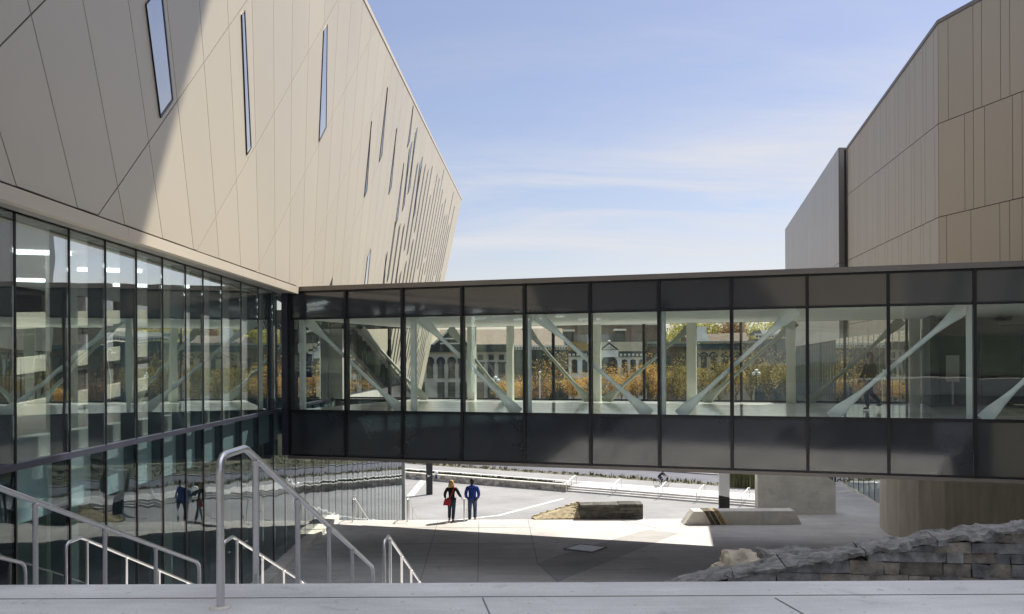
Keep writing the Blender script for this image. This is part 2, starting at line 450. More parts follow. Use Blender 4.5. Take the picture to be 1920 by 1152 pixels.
def cut(p, q):
    d = (q - p).normalized(); n = d.cross(FN)
    g = bm.verts[:] + bm.edges[:] + bm.faces[:]
    bmesh.ops.bisect_plane(bm, geom=g, plane_co=p, plane_no=n, dist=1e-4)
def xb(v): return 930 - 1 / v
for k in range(-12, 52):
    v = .001104 + .0001627 * k
    if v <= 0.0002: continue
    x = xb(v); y = lo_y(x)
    cut(onF(x, y), onF(x + (VA[0] - x) * .25, y + (VA[1] - y) * .25))
for m in range(-1, 18):
    v = .000901 + .000437 * m
    x = xb(v); y = lo_y(x)
    cut(onF(x, y), onF(x + (VB[0] - x) * .2, y + (VB[1] - y) * .2))
bmesh.ops.inset_individual(bm, faces=bm.faces[:], thickness=.019, depth=0)
# inset leaves rim faces around each panel: take them out so the dark joint behind shows
inner = set()
for f in bm.faces:
    pass
rim = [f for f in bm.faces if len(f.verts) == 4 and min(e.calc_length() for e in f.edges) < .05]
bmesh.ops.delete(bm, geom=rim, context='FACES')
r_ = bmesh.ops.extrude_face_region(bm, geom=bm.faces[:])
bmesh.ops.translate(bm, verts=[v for v in r_['geom'] if isinstance(v, bmesh.types.BMVert)], vec=FN * .03)
bmesh.ops.recalc_face_normals(bm, faces=bm.faces[:])
me = bpy.data.meshes.new('cladding'); bm.to_mesh(me); bm.free(); me.materials.append(M['panel'])
clad = bpy.data.objects.new('cladding', me); C.objects.link(clad); clad.parent = hall
MB().prism([p - FN * .004 for p in outline], -FN * .25).build('backing_wall', M['panel_gap'], hall)
# roof edge and roof
t_ = MB()
t_.hexa([near_top - FN * .1, near_top + FN * .07, near_top + FN * .07 + Vector((0, 0, .22)), near_top - FN * .1 + Vector((0, 0, .22))],
        [rf - FN * .1, rf + FN * .07, rf + FN * .07 + Vector((0, 0, .22)), rf - FN * .1 + Vector((0, 0, .22))])
t_.build('roof_coping', M['fascia'], hall)
t_ = MB(); b1, b2 = rf + Vector((-7.5, 0, -.4)), near_top + Vector((-7.5, 0, -.4))
t_.prism([near_top - FN * .3 + Vector((0, 0, -.1)), rf - FN * .3 + Vector((0, 0, -.1)), b1, b2], (0, 0, -.5))
t_.build('roof', M['soffit'], hall)
# fascia band below the cladding, dark shadow gap above it, soffit behind it
zf0, zf1 = EYE + 2.17, EYE + 2.375
t_ = MB()
def fring(y): return [(-6.80, y, zf0), (-6.655, y, zf0), (-6.645, y, zf1), (-6.80, y, zf1)]
ys = [-25, -12, -4, 2.4, 9.3, 16.2, 23.1, c1.y + .25]
for a, b in zip(ys[:-1], ys[1:]):
    t_.hexa(fring(a + .006), fring(b - .006))
t_.build('fascia', M['fascia'], hall)
MB().box(-6.95, -6.72, -25, c1.y, zf1 - .01, FP.z + .05).build('shadow_gap', M['panel_gap'], hall)
MB().box(-7.5, -6.80, -25, c1.y + .3, zf0 + .03, zf0 + .08).build('soffit', M['soffit'], hall)

# glass wall
def WX(y): return -7.0 - .0115 * y
def wy(x): return 7.0 / ((CX - x) / F - .0115)
mul = [wy(x) for x in (28, 130, 198, 256, 305, 348, 381, 416, 452, 484, 512)]
d0 = 1.53
front = [mul[0] - d0 * k for k in range(5, 0, -1)] + mul
back_ = []
y = mul[-1] + d0
while y < 66.5: back_.append(y); y += d0
ZT = EYE + 2.20                                  # head of the upper glass
def wall_quad(mb, ya, yb, za, zb, off, th):
    mb.obox((WX(ya) + off, ya, za), (WX(yb) - WX(ya), yb - ya, 0), (-th, 0, 0), (0, 0, zb - za))
allm = front + back_
for k in range(len(allm) - 1):
    a, b = allm[k], allm[k + 1]
    q = MB(); wall_quad(q, a + .03, b - .03, .03, ZT if b < 42 else ZT - (b - 42) * .16, 0, .016); q.build('glass_pane', M['glass_left'], hall)
    bot = PZ if b < PE + .6 else LZ
    q = MB(); wall_quad(q, a + .03, b - .03, bot + .12, -.07, 0, .016); q.build('lower_glass_pane', M['glass_low'], hall)
for y in allm:
    if y > 31 and y < 60 and False: continue
    zt = ZT if y < 42 else ZT - (y - 42) * .16
    bot = PZ if y < PE + .6 else LZ
    pr_ = .014 if y < 30 else .006; hw_ = .021 if y < 30 else .018
    q = MB(); q.m = 0; q.box(WX(y) - .05, WX(y) + pr_, y - hw_, y + hw_, bot, zt)
    q.m = 1; q.box(WX(y) - .30, WX(y) - .052, y - .03, y + .03, bot + .01, zt - .01)
    q.build('mullion', [M['frame'], M['fin']], hall)
q = MB(); wall_quad(q, -1, mul[-1] + .8, -.07, .03, .045, .12); wall_quad(q, mul[-1] + .8, 66.5, -.07, .03, .045, .12)
q.build('transom', M['frame_blue'], hall)
q = MB(); wall_quad(q, -1, 42, ZT, ZT + .07, .05, .12); q.build('head_frame', M['frame'], hall)
q = MB(); wall_quad(q, 18, PE + .3, PZ, PZ + .17, .42, .48); q.build('plinth', M['white_conc'], hall)
q = MB(); wall_quad(q, PE + .3, 66.5, LZ - .2, LZ + .12, .1, .2); q.build('plinth', M['white_conc'], hall)
# inside
q = MB(); q.box(-14, WX(0) - .45, -4, 66, -.95, -.02); q.build('upper_floor', M['floor_in'], hall)
q = MB(); q.box(-7.95, -7.62, -1, 30, -.02, .30); q.build('inner_curb', M['ceil'], hall)
q = MB(); q.box(-14, WX(0) - .33, -4, 66, ZT + .02, ZT + .3); q.build('ceiling', M['ceil'], hall)
q = MB(); q.box(-20.2, -7.4, -4, 66, LZ - .3, LZ - .1); q.box(-20.2, -7.45, -4, PE, PZ - .3, PZ - .05); q.build('lower_floor', M['plaza_dark'], hall)
q = MB(); q.box(-12.2, -12, -4, 66, LZ, -.96); q.build('inner_wall', M['inwall'], hall)
q = MB(); q.box(-14, -7.4, -4.2, -4, LZ, ZT); q.box(-14, WX(66) + .1, 66.4, 66.7, LZ, 4); q.build('end_wall', M['inwall'], hall)
for y in (6.5, 12.8, 18.6, 24.2, 33, 39, 45, 51, 57):
    q = MB(); q.box(-9.3, -8.85, y, y + .45, -.02, ZT + .02); q.box(-9.3, -8.85, y, y + .45, PZ, -.95); q.build('column', M['col'], hall, bevel=.02)
for i, (x, y) in enumerate([(-9.6, 9), (-9.6, 12), (-9.6, 15), (-9.6, 18), (-9.6, 21.5), (-12.6, 10.5), (-12.6, 13.5), (-12.6, 17), (-12.6, 20.5), (-12.6, 24), (-10, 26)]):
    q = MB(); q.bar((x - .95, y - .35, ZT - .02), (x + .95, y + .35, ZT - .02), .11, .08); q.build('ceiling_light', M['lamp'], hall)
q = MB(); q.box(-12.5, -11.9, 21.5, 22.1, .0, ZT - .8); q.build('wood_panel', M['wood'], hall)
q = MB(); q.box(-14.5, -11.5, 15.5, 15.6, .0, 1.1); q.box(-14.5, -11.5, 19.5, 19.6, .0, 1.1); q.build('glass_balustrade', M['glass'], hall)
q = MB(); q.tube([(-8.9, 11.6, 0), (-8.9, 11.6, 1.75)], .035); q.lathe((-8.9, 11.6, 0), [(.0, .03), (.2, .03), (.2, 0)]); q.build('stanchion', M['frame'], hall)
q = MB(); q.box(-7.75, -7.66, 19.9, 19.98, .1, ZT - .25); q.build('sunlit_column_edge', M['lamp'], hall)  # sunlit column edge, no lamp: the sun on it is given as glow

# slot windows of the facade: (top x, y, bottom x, y, width in the picture)
def inter(p, d, q, e):
    den = d[0] * e[1] - d[1] * e[0]; t = ((q[0] - p[0]) * e[1] - (q[1] - p[1]) * e[0]) / den
    return (p[0] + d[0] * t, p[1] + d[1] * t)
def slot(tx, ty, bx, by, w):
    p0, p1 = (tx, ty), (bx, by)                  # right-hand edge
    l0 = (bx - w, by); dl = (VA[0] - l0[0], VA[1] - l0[1])
    q1 = inter(p1, (VB[0] - bx, VB[1] - by), l0, dl)
    q0 = inter(p0, (VB[0] - tx, VB[1] - ty), l0, dl)
    P = [onF(*p) for p in (q0, p0, p1, q1)]
    up = FN * .036
    # frame: four bars around the glass, the right and lower ones deeper
    e = [(P[1] - P[0]), (P[2] - P[1]), (P[3] - P[2]), (P[0] - P[3])]
    t_ = MB()
    for k in range(4):
        a, b = P[k] + up, P[(k + 1) % 4] + up
        t_.bar(a, b, (.012 if k in (0, 3) else .045) if w > 5 else .03, .05, up=FN)
    f = t_.build('window', M['frame'], hall)
    MB().prism([p + FN * .031 for p in P], FN * .018).build('pane', M['slot_glass'] if w > 5 else M['house_glass'], f)
slot(297, -25, 319, 187, 27)
slot(455, 20, 467, 276, 8)
slot(611, 46, 609, 238, 12)
for s_ in ((694.5, 229, 686, 358, 3.6), (725.5, 163, 714, 292, 3.4), (742, 242, 732, 352, 3.2), (774, 198, 766.5, 266, 2.6), (777.5, 250, 767.5, 352, 2.6),
           (756, 306, 744, 412, 3), (766, 280, 757, 384, 2.6), (786, 309, 777, 400, 2.4), (693, 467, 686, 545, 5.5), (722.5, 479, 718, 548, 3.2), (744, 500, 741, 548, 2.6)):
    slot(*s_)
rs = random.Random(5)
def roof_y(x): return 375 + (x - 865) * 2.027
for k in range(15, 52):
    v = .001104 + .0001627 * (k + .85)
    x0 = xb(v); y0 = lo_y(x0)
    # walk along this joint in the picture from roof to foot
    dx, dy = VA[0] - x0, VA[1] - y0
    def at(y): return x0 + dx * (y - y0) / dy
    yt = y0
    for it in range(40):
        yt = roof_y(at(yt)) if False else yt
        if roof_y(at(yt)) > yt: break
        yt -= 8
    yt = max(yt + 14, 150)
    bot = max(560, min(728, 620 + 1.2 * (at(640) - 678) - 6))
    if at(375) > 857: continue
    if k < 24:
        segs = [] if k < 21 else [(yt + 90 + rs.uniform(0, 40), yt + 190 + rs.uniform(0, 50))]
    else:
        a = yt + rs.uniform(0, 60); segs = []
        while a < bot:
            b = a + rs.uniform(90, 240); segs.append((a, min(b, bot))); a = b + rs.uniform(8, 46)
    for a, b in segs:
        if b - a < 18: continue
        wpx = max(.8, .22 * .0001627 / v / v * .9)
        slot(at(a), a, at(b), b, wpx)

# parking garage behind the glass hall
gar = thing('parking_garage', 'cream parking garage with sloping ramps seen through the glass hall', 'parking garage')
q = MB()
for k in range(6):
    z0 = PZ + 1.2 + k * 2.5
    q.prism([(-27, -6, z0 - 1.6), (-27, 75, z0 + 3.6), (-27, 75, z0 + 4.5), (-27, -6, z0 - .7)], (-.3, 0, 0))
q.build('ramp_parapet', M['garage'], gar)
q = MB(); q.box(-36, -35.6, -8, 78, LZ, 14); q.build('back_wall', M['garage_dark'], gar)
for y in (-4, 6, 16, 26, 36, 46, 56, 66):
    q = MB(); q.box(-28.2, -27.6, y, y + .6, LZ, 12.5); q.build('column', M['garage'], gar)
for k in range(6):
    z0 = PZ + .9 + k * 2.5
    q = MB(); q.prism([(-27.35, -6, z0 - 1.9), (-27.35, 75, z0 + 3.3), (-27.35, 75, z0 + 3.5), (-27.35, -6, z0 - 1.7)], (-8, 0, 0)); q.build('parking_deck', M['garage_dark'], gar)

# ------------------------------------------------------------------ glass footbridge
bridge = thing('footbridge', 'enclosed glass footbridge with dark spandrel panels crossing between the two buildings', 'footbridge')
BA, BB = Vector((-6.98, 29.49, 0)), Vector((11.43, 23.03, 0))
be = (BB - BA).normalized(); bn = Vector((be.y, -be.x, 0))    # bn points to the camera
if bn.y > 0: bn = -bn
BW = 9.1
def bp(s, d, z): return BA + be * s - bn * d + Vector((0, 0, z))   # s along, d depth inwards
def bs(x, d=0.0, y=690):
    """position along the bridge, on the plane d metres behind the front, of a picture column"""
    r = ray(x, y); p0 = bp(0, d, 0)
    t = (p0 - Vector((0, 0, p0.z))).dot(bn) / r.dot(bn)
    return (O + r * t - p0).dot(be)
def bbox(mb, s0, s1, d0, d1, z0, z1): return mb.obox(bp(s0, d0, z0), be * (s1 - s0), -bn * (d1 - d0), (0, 0, z1 - z0))
bm_x = [545, 649, 755, 867, 984, 1107, 1236, 1372, 1514, 1666, 1828]
bms = [bs(x) for x in bm_x]
stp = (bms[-1] - bms[0]) / 10
bms += [bms[-1] + stp * k for k in range(1, 6)]
SE = bms[-1]
ZB, ZS, ZC, ZR = -1.44, -.03, 2.86, 3.66
q = MB(); bbox(q, -.12, SE, -.10, BW + .1, ZR + .06, ZR + .20); q.build('roof_coping', M['coping'], bridge)
q = MB(); bbox(q, -.02, SE, .05, BW - .05, ZR - .55, ZR + .05); q.build('roof', M['soffit'], bridge)
q = MB(); bbox(q, .0, SE, .20, BW - .2, ZC, ZC + .2); q.build('ceiling', M['ceil'], bridge)
q = MB(); bbox(q, .0, SE, .12, BW - .12, -.28, -.02); q.build('floor', M['floor_in'], bridge)
q = MB(); bbox(q, -.1, SE, -.05, BW + .05, ZB - .11, ZB - .02); q.build('bottom_trim', M['coping'], bridge)
q = MB(); bbox(q, .0, SE, .1, BW - .1, ZB - .015, ZB + .1); q.build('underside', M['soffit'], bridge)
q = MB(); bbox(q, -.27, -.06, -.12, .5, ZB, ZR + .1); q.build('end_post', M['frame_blue'], bridge)
for k in range(len(bms) - 1):
    a, b = bms[k] + .035, bms[k + 1] - .035
    q = MB(); bbox(q, a, b, .02, .05, ZC + .03, ZR + .02); q.build('upper_spandrel', M['spandrel'], bridge)
    q = MB(); bbox(q, a, b, .02, .05, ZB + .02, ZS - .04); q.build('lower_spandrel', M['spandrel'], bridge)
    q = MB(); bbox(q, a + .02, b - .02, .03, .046, ZS + .02, ZC - .02); q.build('glass_pane', M['glass'], bridge)
for s in bms:
    q = MB(); bbox(q, s - .04, s + .04, -.07, .16, ZB - .005, ZR + .055); q.build('mullion', M['frame'], bridge)
for z0, z1, nm in ((ZS - .05, ZS + .03, 'sill_rail'), (ZC - .03, ZC + .03, 'head_rail'), (ZB - .015, ZB + .03, 'bottom_rail'), (ZR + .005, ZR + .055, 'top_rail')):
    q = MB()
    for k in range(len(bms) - 1): bbox(q, bms[k] + .04, bms[k + 1] - .04, -.01, .10, z0, z1)
    q.build(nm, M['frame'], bridge)
# far side
fx = [731, 881, 1038, 1208, 1390, 1584, 1700]
fm = [bs(x, BW) for x in fx]
fm = [fm[0] - 3.3] + fm
for k in range(len(fm) - 1):
    q = MB(); bbox(q, fm[k] + .03, fm[k + 1] - .03, BW - .03, BW - .012, .03, ZC - .05); q.build('far_glass_pane', M['glass_far'], bridge)
for s in fm:
    q = MB(); bbox(q, s - .045, s + .045, BW - .1, BW + .05, ZB, ZR); q.build('far_mullion', M['frame'], bridge)
q = MB(); bbox(q, fm[0], fm[-1], BW - .02, BW + .02, ZB, -.03); bbox(q, fm[0], SE, BW - .02, BW + .02, ZC, ZR); q.build('far_spandrel', M['spandrel'], bridge)
q = MB(); bbox(q, fm[0], fm[-1], BW - .07, BW - .021, -.02, .05); q.build('far_sill', M['frame'], bridge)
# steel columns and braces
for x in (568, 776, 991, 1243, 1818):
    s = bs(x, .35); q = MB(); bbox(q, s - .075, s + .075, .27, .42, -.02, ZC + .01); q.build('column', M['brace'], bridge)
for x, w in ((628, .42), (885, .15), (957, .12), (1119, .16), (1297, .17), (1483, .16), (1715, .17)):
    s = bs(x, BW - .5); q = MB(); bbox(q, s - w, s + w, BW - .62, BW - .4, -.02, ZC + .01); q.build('far_column', M['col'], bridge)
def brace(name, xa, ya_top, xb_, d, m):
    """flat gusset plates at both ends, round bar between"""
    a, b = bp(bs(xa, d), d, ya_top), bp(bs(xb_, d), d, (.0 if ya_top > 1 else ZC))
    ln = (b - a).length; u = (b - a) / ln; v = u.cross(bn).normalized()
    q = MB()
    prof = [(-.05, .17, .03), (.25, .165, .035), (.6, .105, .05), (1.0, .062, .062), (ln - 1.0, .062, .062), (ln - .6, .105, .05), (ln - .25, .165, .035), (ln + .05, .17, .03)]
    rings = []
    for t, w, th in prof:
        c = a + u * t; rings.append([c + v * (w * math.cos(2 * math.pi * k / 12)) + bn * (th * math.sin(2 * math.pi * k / 12)) for k in range(12)])
    i0 = len(q.v)
    for r_ in rings: q.v += [tuple(p) for p in r_]
    for k in range(len(rings) - 1):
        for j in range(12):
            j2 = (j + 1) % 12
            q.f.append((i0 + k * 12 + j, i0 + k * 12 + j2, i0 + (k + 1) * 12 + j2, i0 + (k + 1) * 12 + j)); q.mi.append(0)
    q.f.append(tuple(range(i0 + 11, i0 - 1, -1))); q.mi.append(0); e0 = i0 + 12 * (len(rings) - 1)
    q.f.append(tuple(range(e0, e0 + 12))); q.mi.append(0)
    q.build(name, m, bridge, smooth=True)
for xa, xb_, top in ((577, 752, True), (790, 970, True), (1010, 1215, True), (1490, 1275, True), (1810, 1560, True), (2075, 1845, True)):
    brace('brace', xa, ZC - .06, xb_, .36, M['brace'])
for xa, xb_ in ((680, 797), (845, 950), (985, 1104), (1300, 1135), (1490, 1322), (1690, 1515)):
    brace('far_brace', xa, ZC - .06, xb_, BW - .55, M['shaded_steel'])
# ceiling camera dome and a few downlights
s = bs(621, 3.0); q = MB(); q.ball(bp(s, 3.0, ZC - .05), .085, sc=(1, 1, .9)); q.build('camera_dome', M['black'], bridge, smooth=True)
# lobby where the bridge meets the right-hand building
ls = bs(1733, BW - .6)
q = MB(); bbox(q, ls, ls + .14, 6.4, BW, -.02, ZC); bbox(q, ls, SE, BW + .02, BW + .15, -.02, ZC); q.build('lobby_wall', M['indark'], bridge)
for k in range(5):
    s = ls + .5 + k * 1.25
    q = MB(); bbox(q, s, s + .07, BW - .06, BW + .01, 0, 2.35); bbox(q, s + .07, s + 1.18, BW - .05, BW + .0, 2.28, 2.35); q.build('lobby_door_frame', M['frame'], bridge)
s = bs(1786, BW - .8); q = MB(); bbox(q, s - .2, s + .2, BW - .85, BW - .8, .75, 1.62); bbox(q, s - .03, s + .03, BW - .84, BW - .81, 0, .75); q.build('notice_board', M['white'], bridge)

# navy direction sign on a stand inside the bridge
sgp = atY(574, 690, 0); dsg = 3.2
ss = bs(573, dsg); o_ = bp(ss, dsg, 0)
sg = thing('direction_sign', 'navy direction sign with white arrow on a thin stand inside the footbridge', 'sign', tuple(o_))
q = MB(); bbox(q, ss - .22, ss + .26, dsg - .02, dsg + .02, .96, 1.78); q.build('sign_board', M['navy'], sg)
q = MB(); q.tube([bp(ss - .10, dsg + .05, 0), bp(ss - .10, dsg + .05, 1.7)], .016, 8); q.lathe(bp(ss - .10, dsg + .05, -.015), [(0, .03), (.17, .03), (.17, .0)]); q.build('stand', M['frame'], sg)
def text(body, size, loc, ex, name, m, parent, z_up=Vector((0, 0, 1)), align='CENTER'):
    cu = bpy.data.curves.new(name, 'FONT'); cu.body = body; cu.size = size; cu.align_x = align; cu.align_y = 'CENTER'; cu.extrude = .004; cu.offset = size * .025
    o = bpy.data.objects.new(name, cu); C.objects.link(o); cu.materials.append(m)
    me = bpy.data.meshes.new_from_object(o); bpy.data.objects.remove(o); bpy.data.curves.remove(cu)
    me.name = name; me.materials.clear(); me.materials.append(m); o = bpy.data.objects.new(name, me); C.objects.link(o)
    ex = Vector(ex).normalized(); ez = ex.cross(z_up)
    mt = Matrix((ex, z_up, ez)).transposed().to_4x4(); mt.translation = Vector(loc) - (parent.location if parent.type == 'EMPTY' else parent.parent.location if parent.parent else Vector((0, 0, 0)))
    o.parent = parent; o.matrix_local = mt
    return o
for i, (tx, sz) in enumerate((('TO', .12), ('CONVENTION', .085), ('CENTER', .085))):
    text(tx, sz, bp(ss + .02, dsg - .026, 1.46 - i * .125), be, 'lettering', M['white'], sg)
q = MB()
q.bar(bp(ss - .1, dsg - .03, 1.56), bp(ss - .1, dsg - .03, 1.73), .028, .008, up=bn); q.bar(bp(ss - .15, dsg - .03, 1.66), bp(ss - .095, dsg - .03, 1.735), .024, .008, up=bn); q.bar(bp(ss - .05, dsg - .031, 1.66), bp(ss - .105, dsg - .031, 1.735), .024, .008, up=bn)
q.build('arrow', M['white'], sg)

# ------------------------------------------------------------------ arena building on the right
arena = thing('arena_building', 'tall bronze metal clad building with a faceted corner on the right', 'building')
AC = atY(1760, 45, 34.0); AZ = AC.z
dl_ = Vector((.1314, 1, 0)).normalized(); dr_ = Vector((.208, -1, 0)).normalized()
def hit(x, p, d):
    """where picture column x meets the vertical wall through p along d"""
    r = ray(x, 300); a = Vector((r.x, r.y)); dd = Vector((d.x, d.y)); pp = Vector((p.x, p.y))
    den = a.x * dd.y - a.y * dd.x
    return (pp.x * dd.y - pp.y * dd.x) / den * Vector((a.x, a.y, 0))
AL = hit(1590, AC, dl_); la = ((AL - AC).to_2d()).length
AR = AC + dr_ * 20
rows = [2.6, 1.9 + EYE, 5.22 + EYE, 8.62 + EYE, AZ]
rz = random.Random(11)
def facade_panels(mb, p, d, ln, n, widths, zr, ztop=None):
    for r_ in range(len(zr) - 1):
        s = 0.0; k = r_ * 2
        while s < ln - .02:
            w = widths[k % len(widths)]; k += 1
            e = min(ln, s + w)
            z1 = zr[r_ + 1]
            if r_ == len(zr) - 2 and ztop: za, zb_ = ztop(s), ztop(e)
            else: za = zb_ = z1
            a, b = p + d * (s + .012), p + d * (e - .012)
            lo = zr[r_] + .014
            mb.prism([(a.x, a.y, lo), (b.x, b.y, lo), (b.x, b.y, zb_ - .014), (a.x, a.y, za - .014)], n * .03)
            s = e
hl = atY(1590, 280, AL.y).z
nl = Vector((-dl_.y, dl_.x, 0)); nr = Vector((dr_.y, -dr_.x, 0))
if nl.x > 0: nl = -nl
if nr.x > 0: nr = -nr
P0 = Vector((AC.x, AC.y, 0))
q = MB()
facade_panels(q, P0, dl_, la, nl, [.9, .42, 1.0, .8, .42, 1.15, .5], rows, lambda s: AZ + (hl - AZ) * s / la)
facade_panels(q, P0, dr_, 20, nr, [.42, .9, .42, 1.28, 1.4, .45, .55, 1.3], rows)
cl_ = q.build('cladding', M['bronze'], arena)
q = MB()
AL0 = Vector((AL.x, AL.y, 0)); AR0 = Vector((AR.x, AR.y, 0)); far = AL0 + Vector((14, 3, 0)); farr = AR0 + Vector((14, 3, 0))
def V(p, z): return Vector((p.x, p.y, z))
zt_ = [AZ - .05, hl - .05, hl - .05, AZ - .05, AZ - .05]
ring = [P0, AL0, far, farr, AR0]
sh = Vector((.006, 0, 0))
q.hexa([V(p, 2.58) + sh for p in ring], [V(p, z) + sh for p, z in zip(ring, zt_)])
q.build('wall', M['bronze_gap'], arena)
q = MB()
for a, b, za, zb_, n in ((P0, AL0, AZ, hl, nl), (P0, AR0, AZ, AZ, nr)):
    q.hexa([V(a, za) + n * .06, V(a, za) - n * .3, V(a, za + .14) - n * .3, V(a, za + .14) + n * .06], [V(b, zb_) + n * .06, V(b, zb_) - n * .3, V(b, zb_ + .14) - n * .3, V(b, zb_ + .14) + n * .06])
q.build('roof_coping', M['coping'], arena)
q = MB(); q.tube([V(AL0, 2.6) + nl * .12 + dl_ * .12, V(AL0, hl) + nl * .12 + dl_ * .12], .06, 8); q.build('downpipe', M['frame'], arena)
# curved concrete base and glazed base
pts = [(15.1, 37.4), (14.35, 36.5), (13.85, 35.2), (13.62, 34.0), (13.66, 33.0), (13.95, 32.1), (14.5, 31.3), (15.3, 30.75), (16.3, 30.4), (18.5, 29.9), (22, 29.2), (30, 27.5)]
q = MB()
for (xa, ya), (xb_, yb_) in zip(pts[:-1], pts[1:]):
    n = Vector((ya - yb_, xb_ - xa, 0)).normalized()
    if n.y < 0 and n.x < 0: n = -n
    n2 = Vector((yb_ - ya, -(xb_ - xa), 0)).normalized()
    if n2.dot(Vector((18 - xa, 38 - ya, 0))) < 0: n2 = -n2
    q.prism([(xa, ya, PZ - .2), (xb_, yb_, PZ - .2), (xb_, yb_, ZB - .12), (xa, ya, ZB - .12)], n2 * .5)
q.build('curved_base', M['base_conc'], arena, smooth=True)
gd = Vector((.1314, 1, 0)).normalized(); g0 = Vector((15.2, 34.6, 0)); gn = Vector((-gd.y, gd.x, 0))
for k in range(15):
    a = g0 + gd * (k * 1.0); 
    q = MB(); q.obox(V(a, PZ + .08) + gd * .04, gd * .92, -gn * .02, (0, 0, 7.4)); q.build('glass_pane', M['glass_arena'], arena)
    q = MB(); q.obox(V(a, PZ + .02) - gn * .1, gd * .05, gn * .11, (0, 0, 7.45)); q.build('mullion', M['fin'], arena)
q = MB(); q.obox(V(g0, PZ) + gn * .02, gd * 14, gn * .08, (0, 0, .08)); q.build('glazing_sill', M['white_conc'], arena)
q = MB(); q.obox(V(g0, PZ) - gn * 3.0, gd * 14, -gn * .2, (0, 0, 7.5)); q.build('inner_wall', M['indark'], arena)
# dark doorway in the curved base
da, db = Vector((18.72, 29.84, 0)), Vector((20.6, 29.46, 0)); dd = (db - da).normalized(); dn = Vector((dd.y, -dd.x, 0))
if dn.y > 0: dn = -dn
q = MB(); q.obox(V(da, PZ) + dn * .01, dd * 1.9, dn * .05, (0, 0, 2.5)); df = q.build('door', M['black'], arena)
q = MB(); q.obox(V(da, PZ + .2) + dn * .062 + dd * .12, dd * .04, dn * .04, (0, 0, 1.9)); q.build('handle', M['steel'], df)

wing = thing('arena_wing', 'grey ribbed metal clad wing at the far end of the bronze building', 'building')
WC_ = atY(1573, 277, 50.0); wd = Vector((.203, 1, 0)).normalized()
WL = hit(1472, WC_, wd); lw_ = (WL - V(WC_, 0)).length; hw = atY(1472, 430, WL.y).z
W0 = V(WC_, 0); wn = Vector((-wd.y, wd.x, 0)); wr = Vector((1, .05, 0)).normalized()
q = MB(); ring = [W0, WL, WL + Vector((3, .6, 0)), W0 + Vector((3, .1, 0))]
q.hexa([V(p, 2.58) for p in ring], [V(p, z) for p, z in zip(ring, (WC_.z, hw, hw, WC_.z))]); q.build('wall', M['bronze_gap'], wing)
q = MB()
facade_panels(q, W0, wd, lw_, wn, [.95, .5, .95, .7], [2.6, 5.25 + EYE, hw], lambda s: WC_.z + (hw - WC_.z) * s / lw_)
facade_panels(q, W0 + Vector((0, -.004, 0)), wr, .43, Vector((0, -1, 0)), [.43], [2.6, 5.25 + EYE, WC_.z])
M['bronze_grey'] = mat('grey_metal_panel', (.40, .37, .34), .42, .4, var=.02, island=.03)
q.build('cladding', M['bronze_grey'], wing)
for k in range(int(lw_ / 1.2)):
    a = W0 + wd * (k * 1.2) - wn * .05
    q = MB(); q.obox(V(a, LZ) + wd * .04, wd * 1.12, -wn * .02, (0, 0, 2.55 - LZ)); q.build('glass_pane', M['glass_arena'], wing)
    q = MB(); q.obox(V(a, LZ), wd * .04, wn * .06, (0, 0, 2.57 - LZ)); q.build('mullion', M['fin'], wing)
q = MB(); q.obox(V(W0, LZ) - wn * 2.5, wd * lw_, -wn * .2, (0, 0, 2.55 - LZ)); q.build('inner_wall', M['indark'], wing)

# unseen tower, added to shade the foreground and cast the facade's shadow edge
A1, A2 = onF(390, 0), onF(270, 430)
def at_t(p):
    # follow the sunbeam back until it is hidden behind the bronze building
    lo = 5.0
    while True:
        w = p + S * lo
        if w.x / w.y > .513: return w
        lo += .25
T1, T2 = at_t(A1), at_t(A2)
T2b = A2 + S * ((T1 - A1).length)
ed = (T1 - T2b)
e0 = T1 + ed * ((PZ - T1.z) / ed.z); e1 = T1 + ed * ((88 - T1.z) / ed.z)
tw = thing('shade_tower', 'tall unseen tower added beyond the right edge of the plaza to cast shade', 'building')
td = Vector((.33, -1, 0)).normalized(); te = Vector((1, -.2, 0)).normalized()
q = MB()
q.hexa([e0, e0 + td * 48, e0 + td * 48 + te * 18, e0 + te * 18], [e1, e1 + td * 48, e1 + td * 48 + te * 18, e1 + te * 18])
q.build('wall', mat('dark_tower_cladding', (.10, .10, .105), .5, var=.1), tw)

# ------------------------------------------------------------------ handrails
def pipe(mb, pts, r=.024): mb.tube(pts, r, 12)
def handrail(label, X, ya, za, yb, zb, y0, posts, foot, group='steel handrails on the steps', m=None, r=.024):
    """ya/za: foot of the first post, rail level to y0 then sloping to yb where the last post stands on zb"""
    o = thing('handrail', label, 'handrail', (X, ya, za), group)
    m = m or M['steel']
    top = za + .9; end = zb + .9
    q = MB(); pipe(q, [(X, ya, za), (X, ya, top - .10), (X, ya + .02, top - .035), (X, ya + .07, top - .004), (X, ya + .13, top), (X, y0 - .03, top), (X, y0 + .03, top - .012), (X, yb - .10, end), (X, yb - .02, end - .06), (X, yb, end - .14), (X, yb, zb - .1)], r)
    q.build('rail', m, o, smooth=True)
    sl_ = (end - top) / (yb - .1 - y0)
    for y in posts:
        zr = top + (sl_ * (y - y0) if y > y0 else 0)
        q = MB(); q.lathe((X, y, 0), [(r * .92, foot(y) - .05), (r * .92, zr - .055), (r * 1.12, zr - .05), (r * 1.12, zr - .02), (r * .92, zr - .015), (0, zr - .01)], 14); q.build('post', m, o, smooth=True)
    q = MB(); q.lathe((X, ya, za), [(0, .012), (.058, .012), (.066, .004), (.066, 0)], 24); q.build('base_flange', M['white_conc'] if za > -.1 else m, o)
    return o
f1 = lambda y: -.15 * (math.floor((y - EDGE) / .415) + 1) if y > EDGE else 0
f2 = lambda y: -1.95 - .15 * (math.floor((y - 13.5) / .415) + 1) if y > 13.5 else -1.95
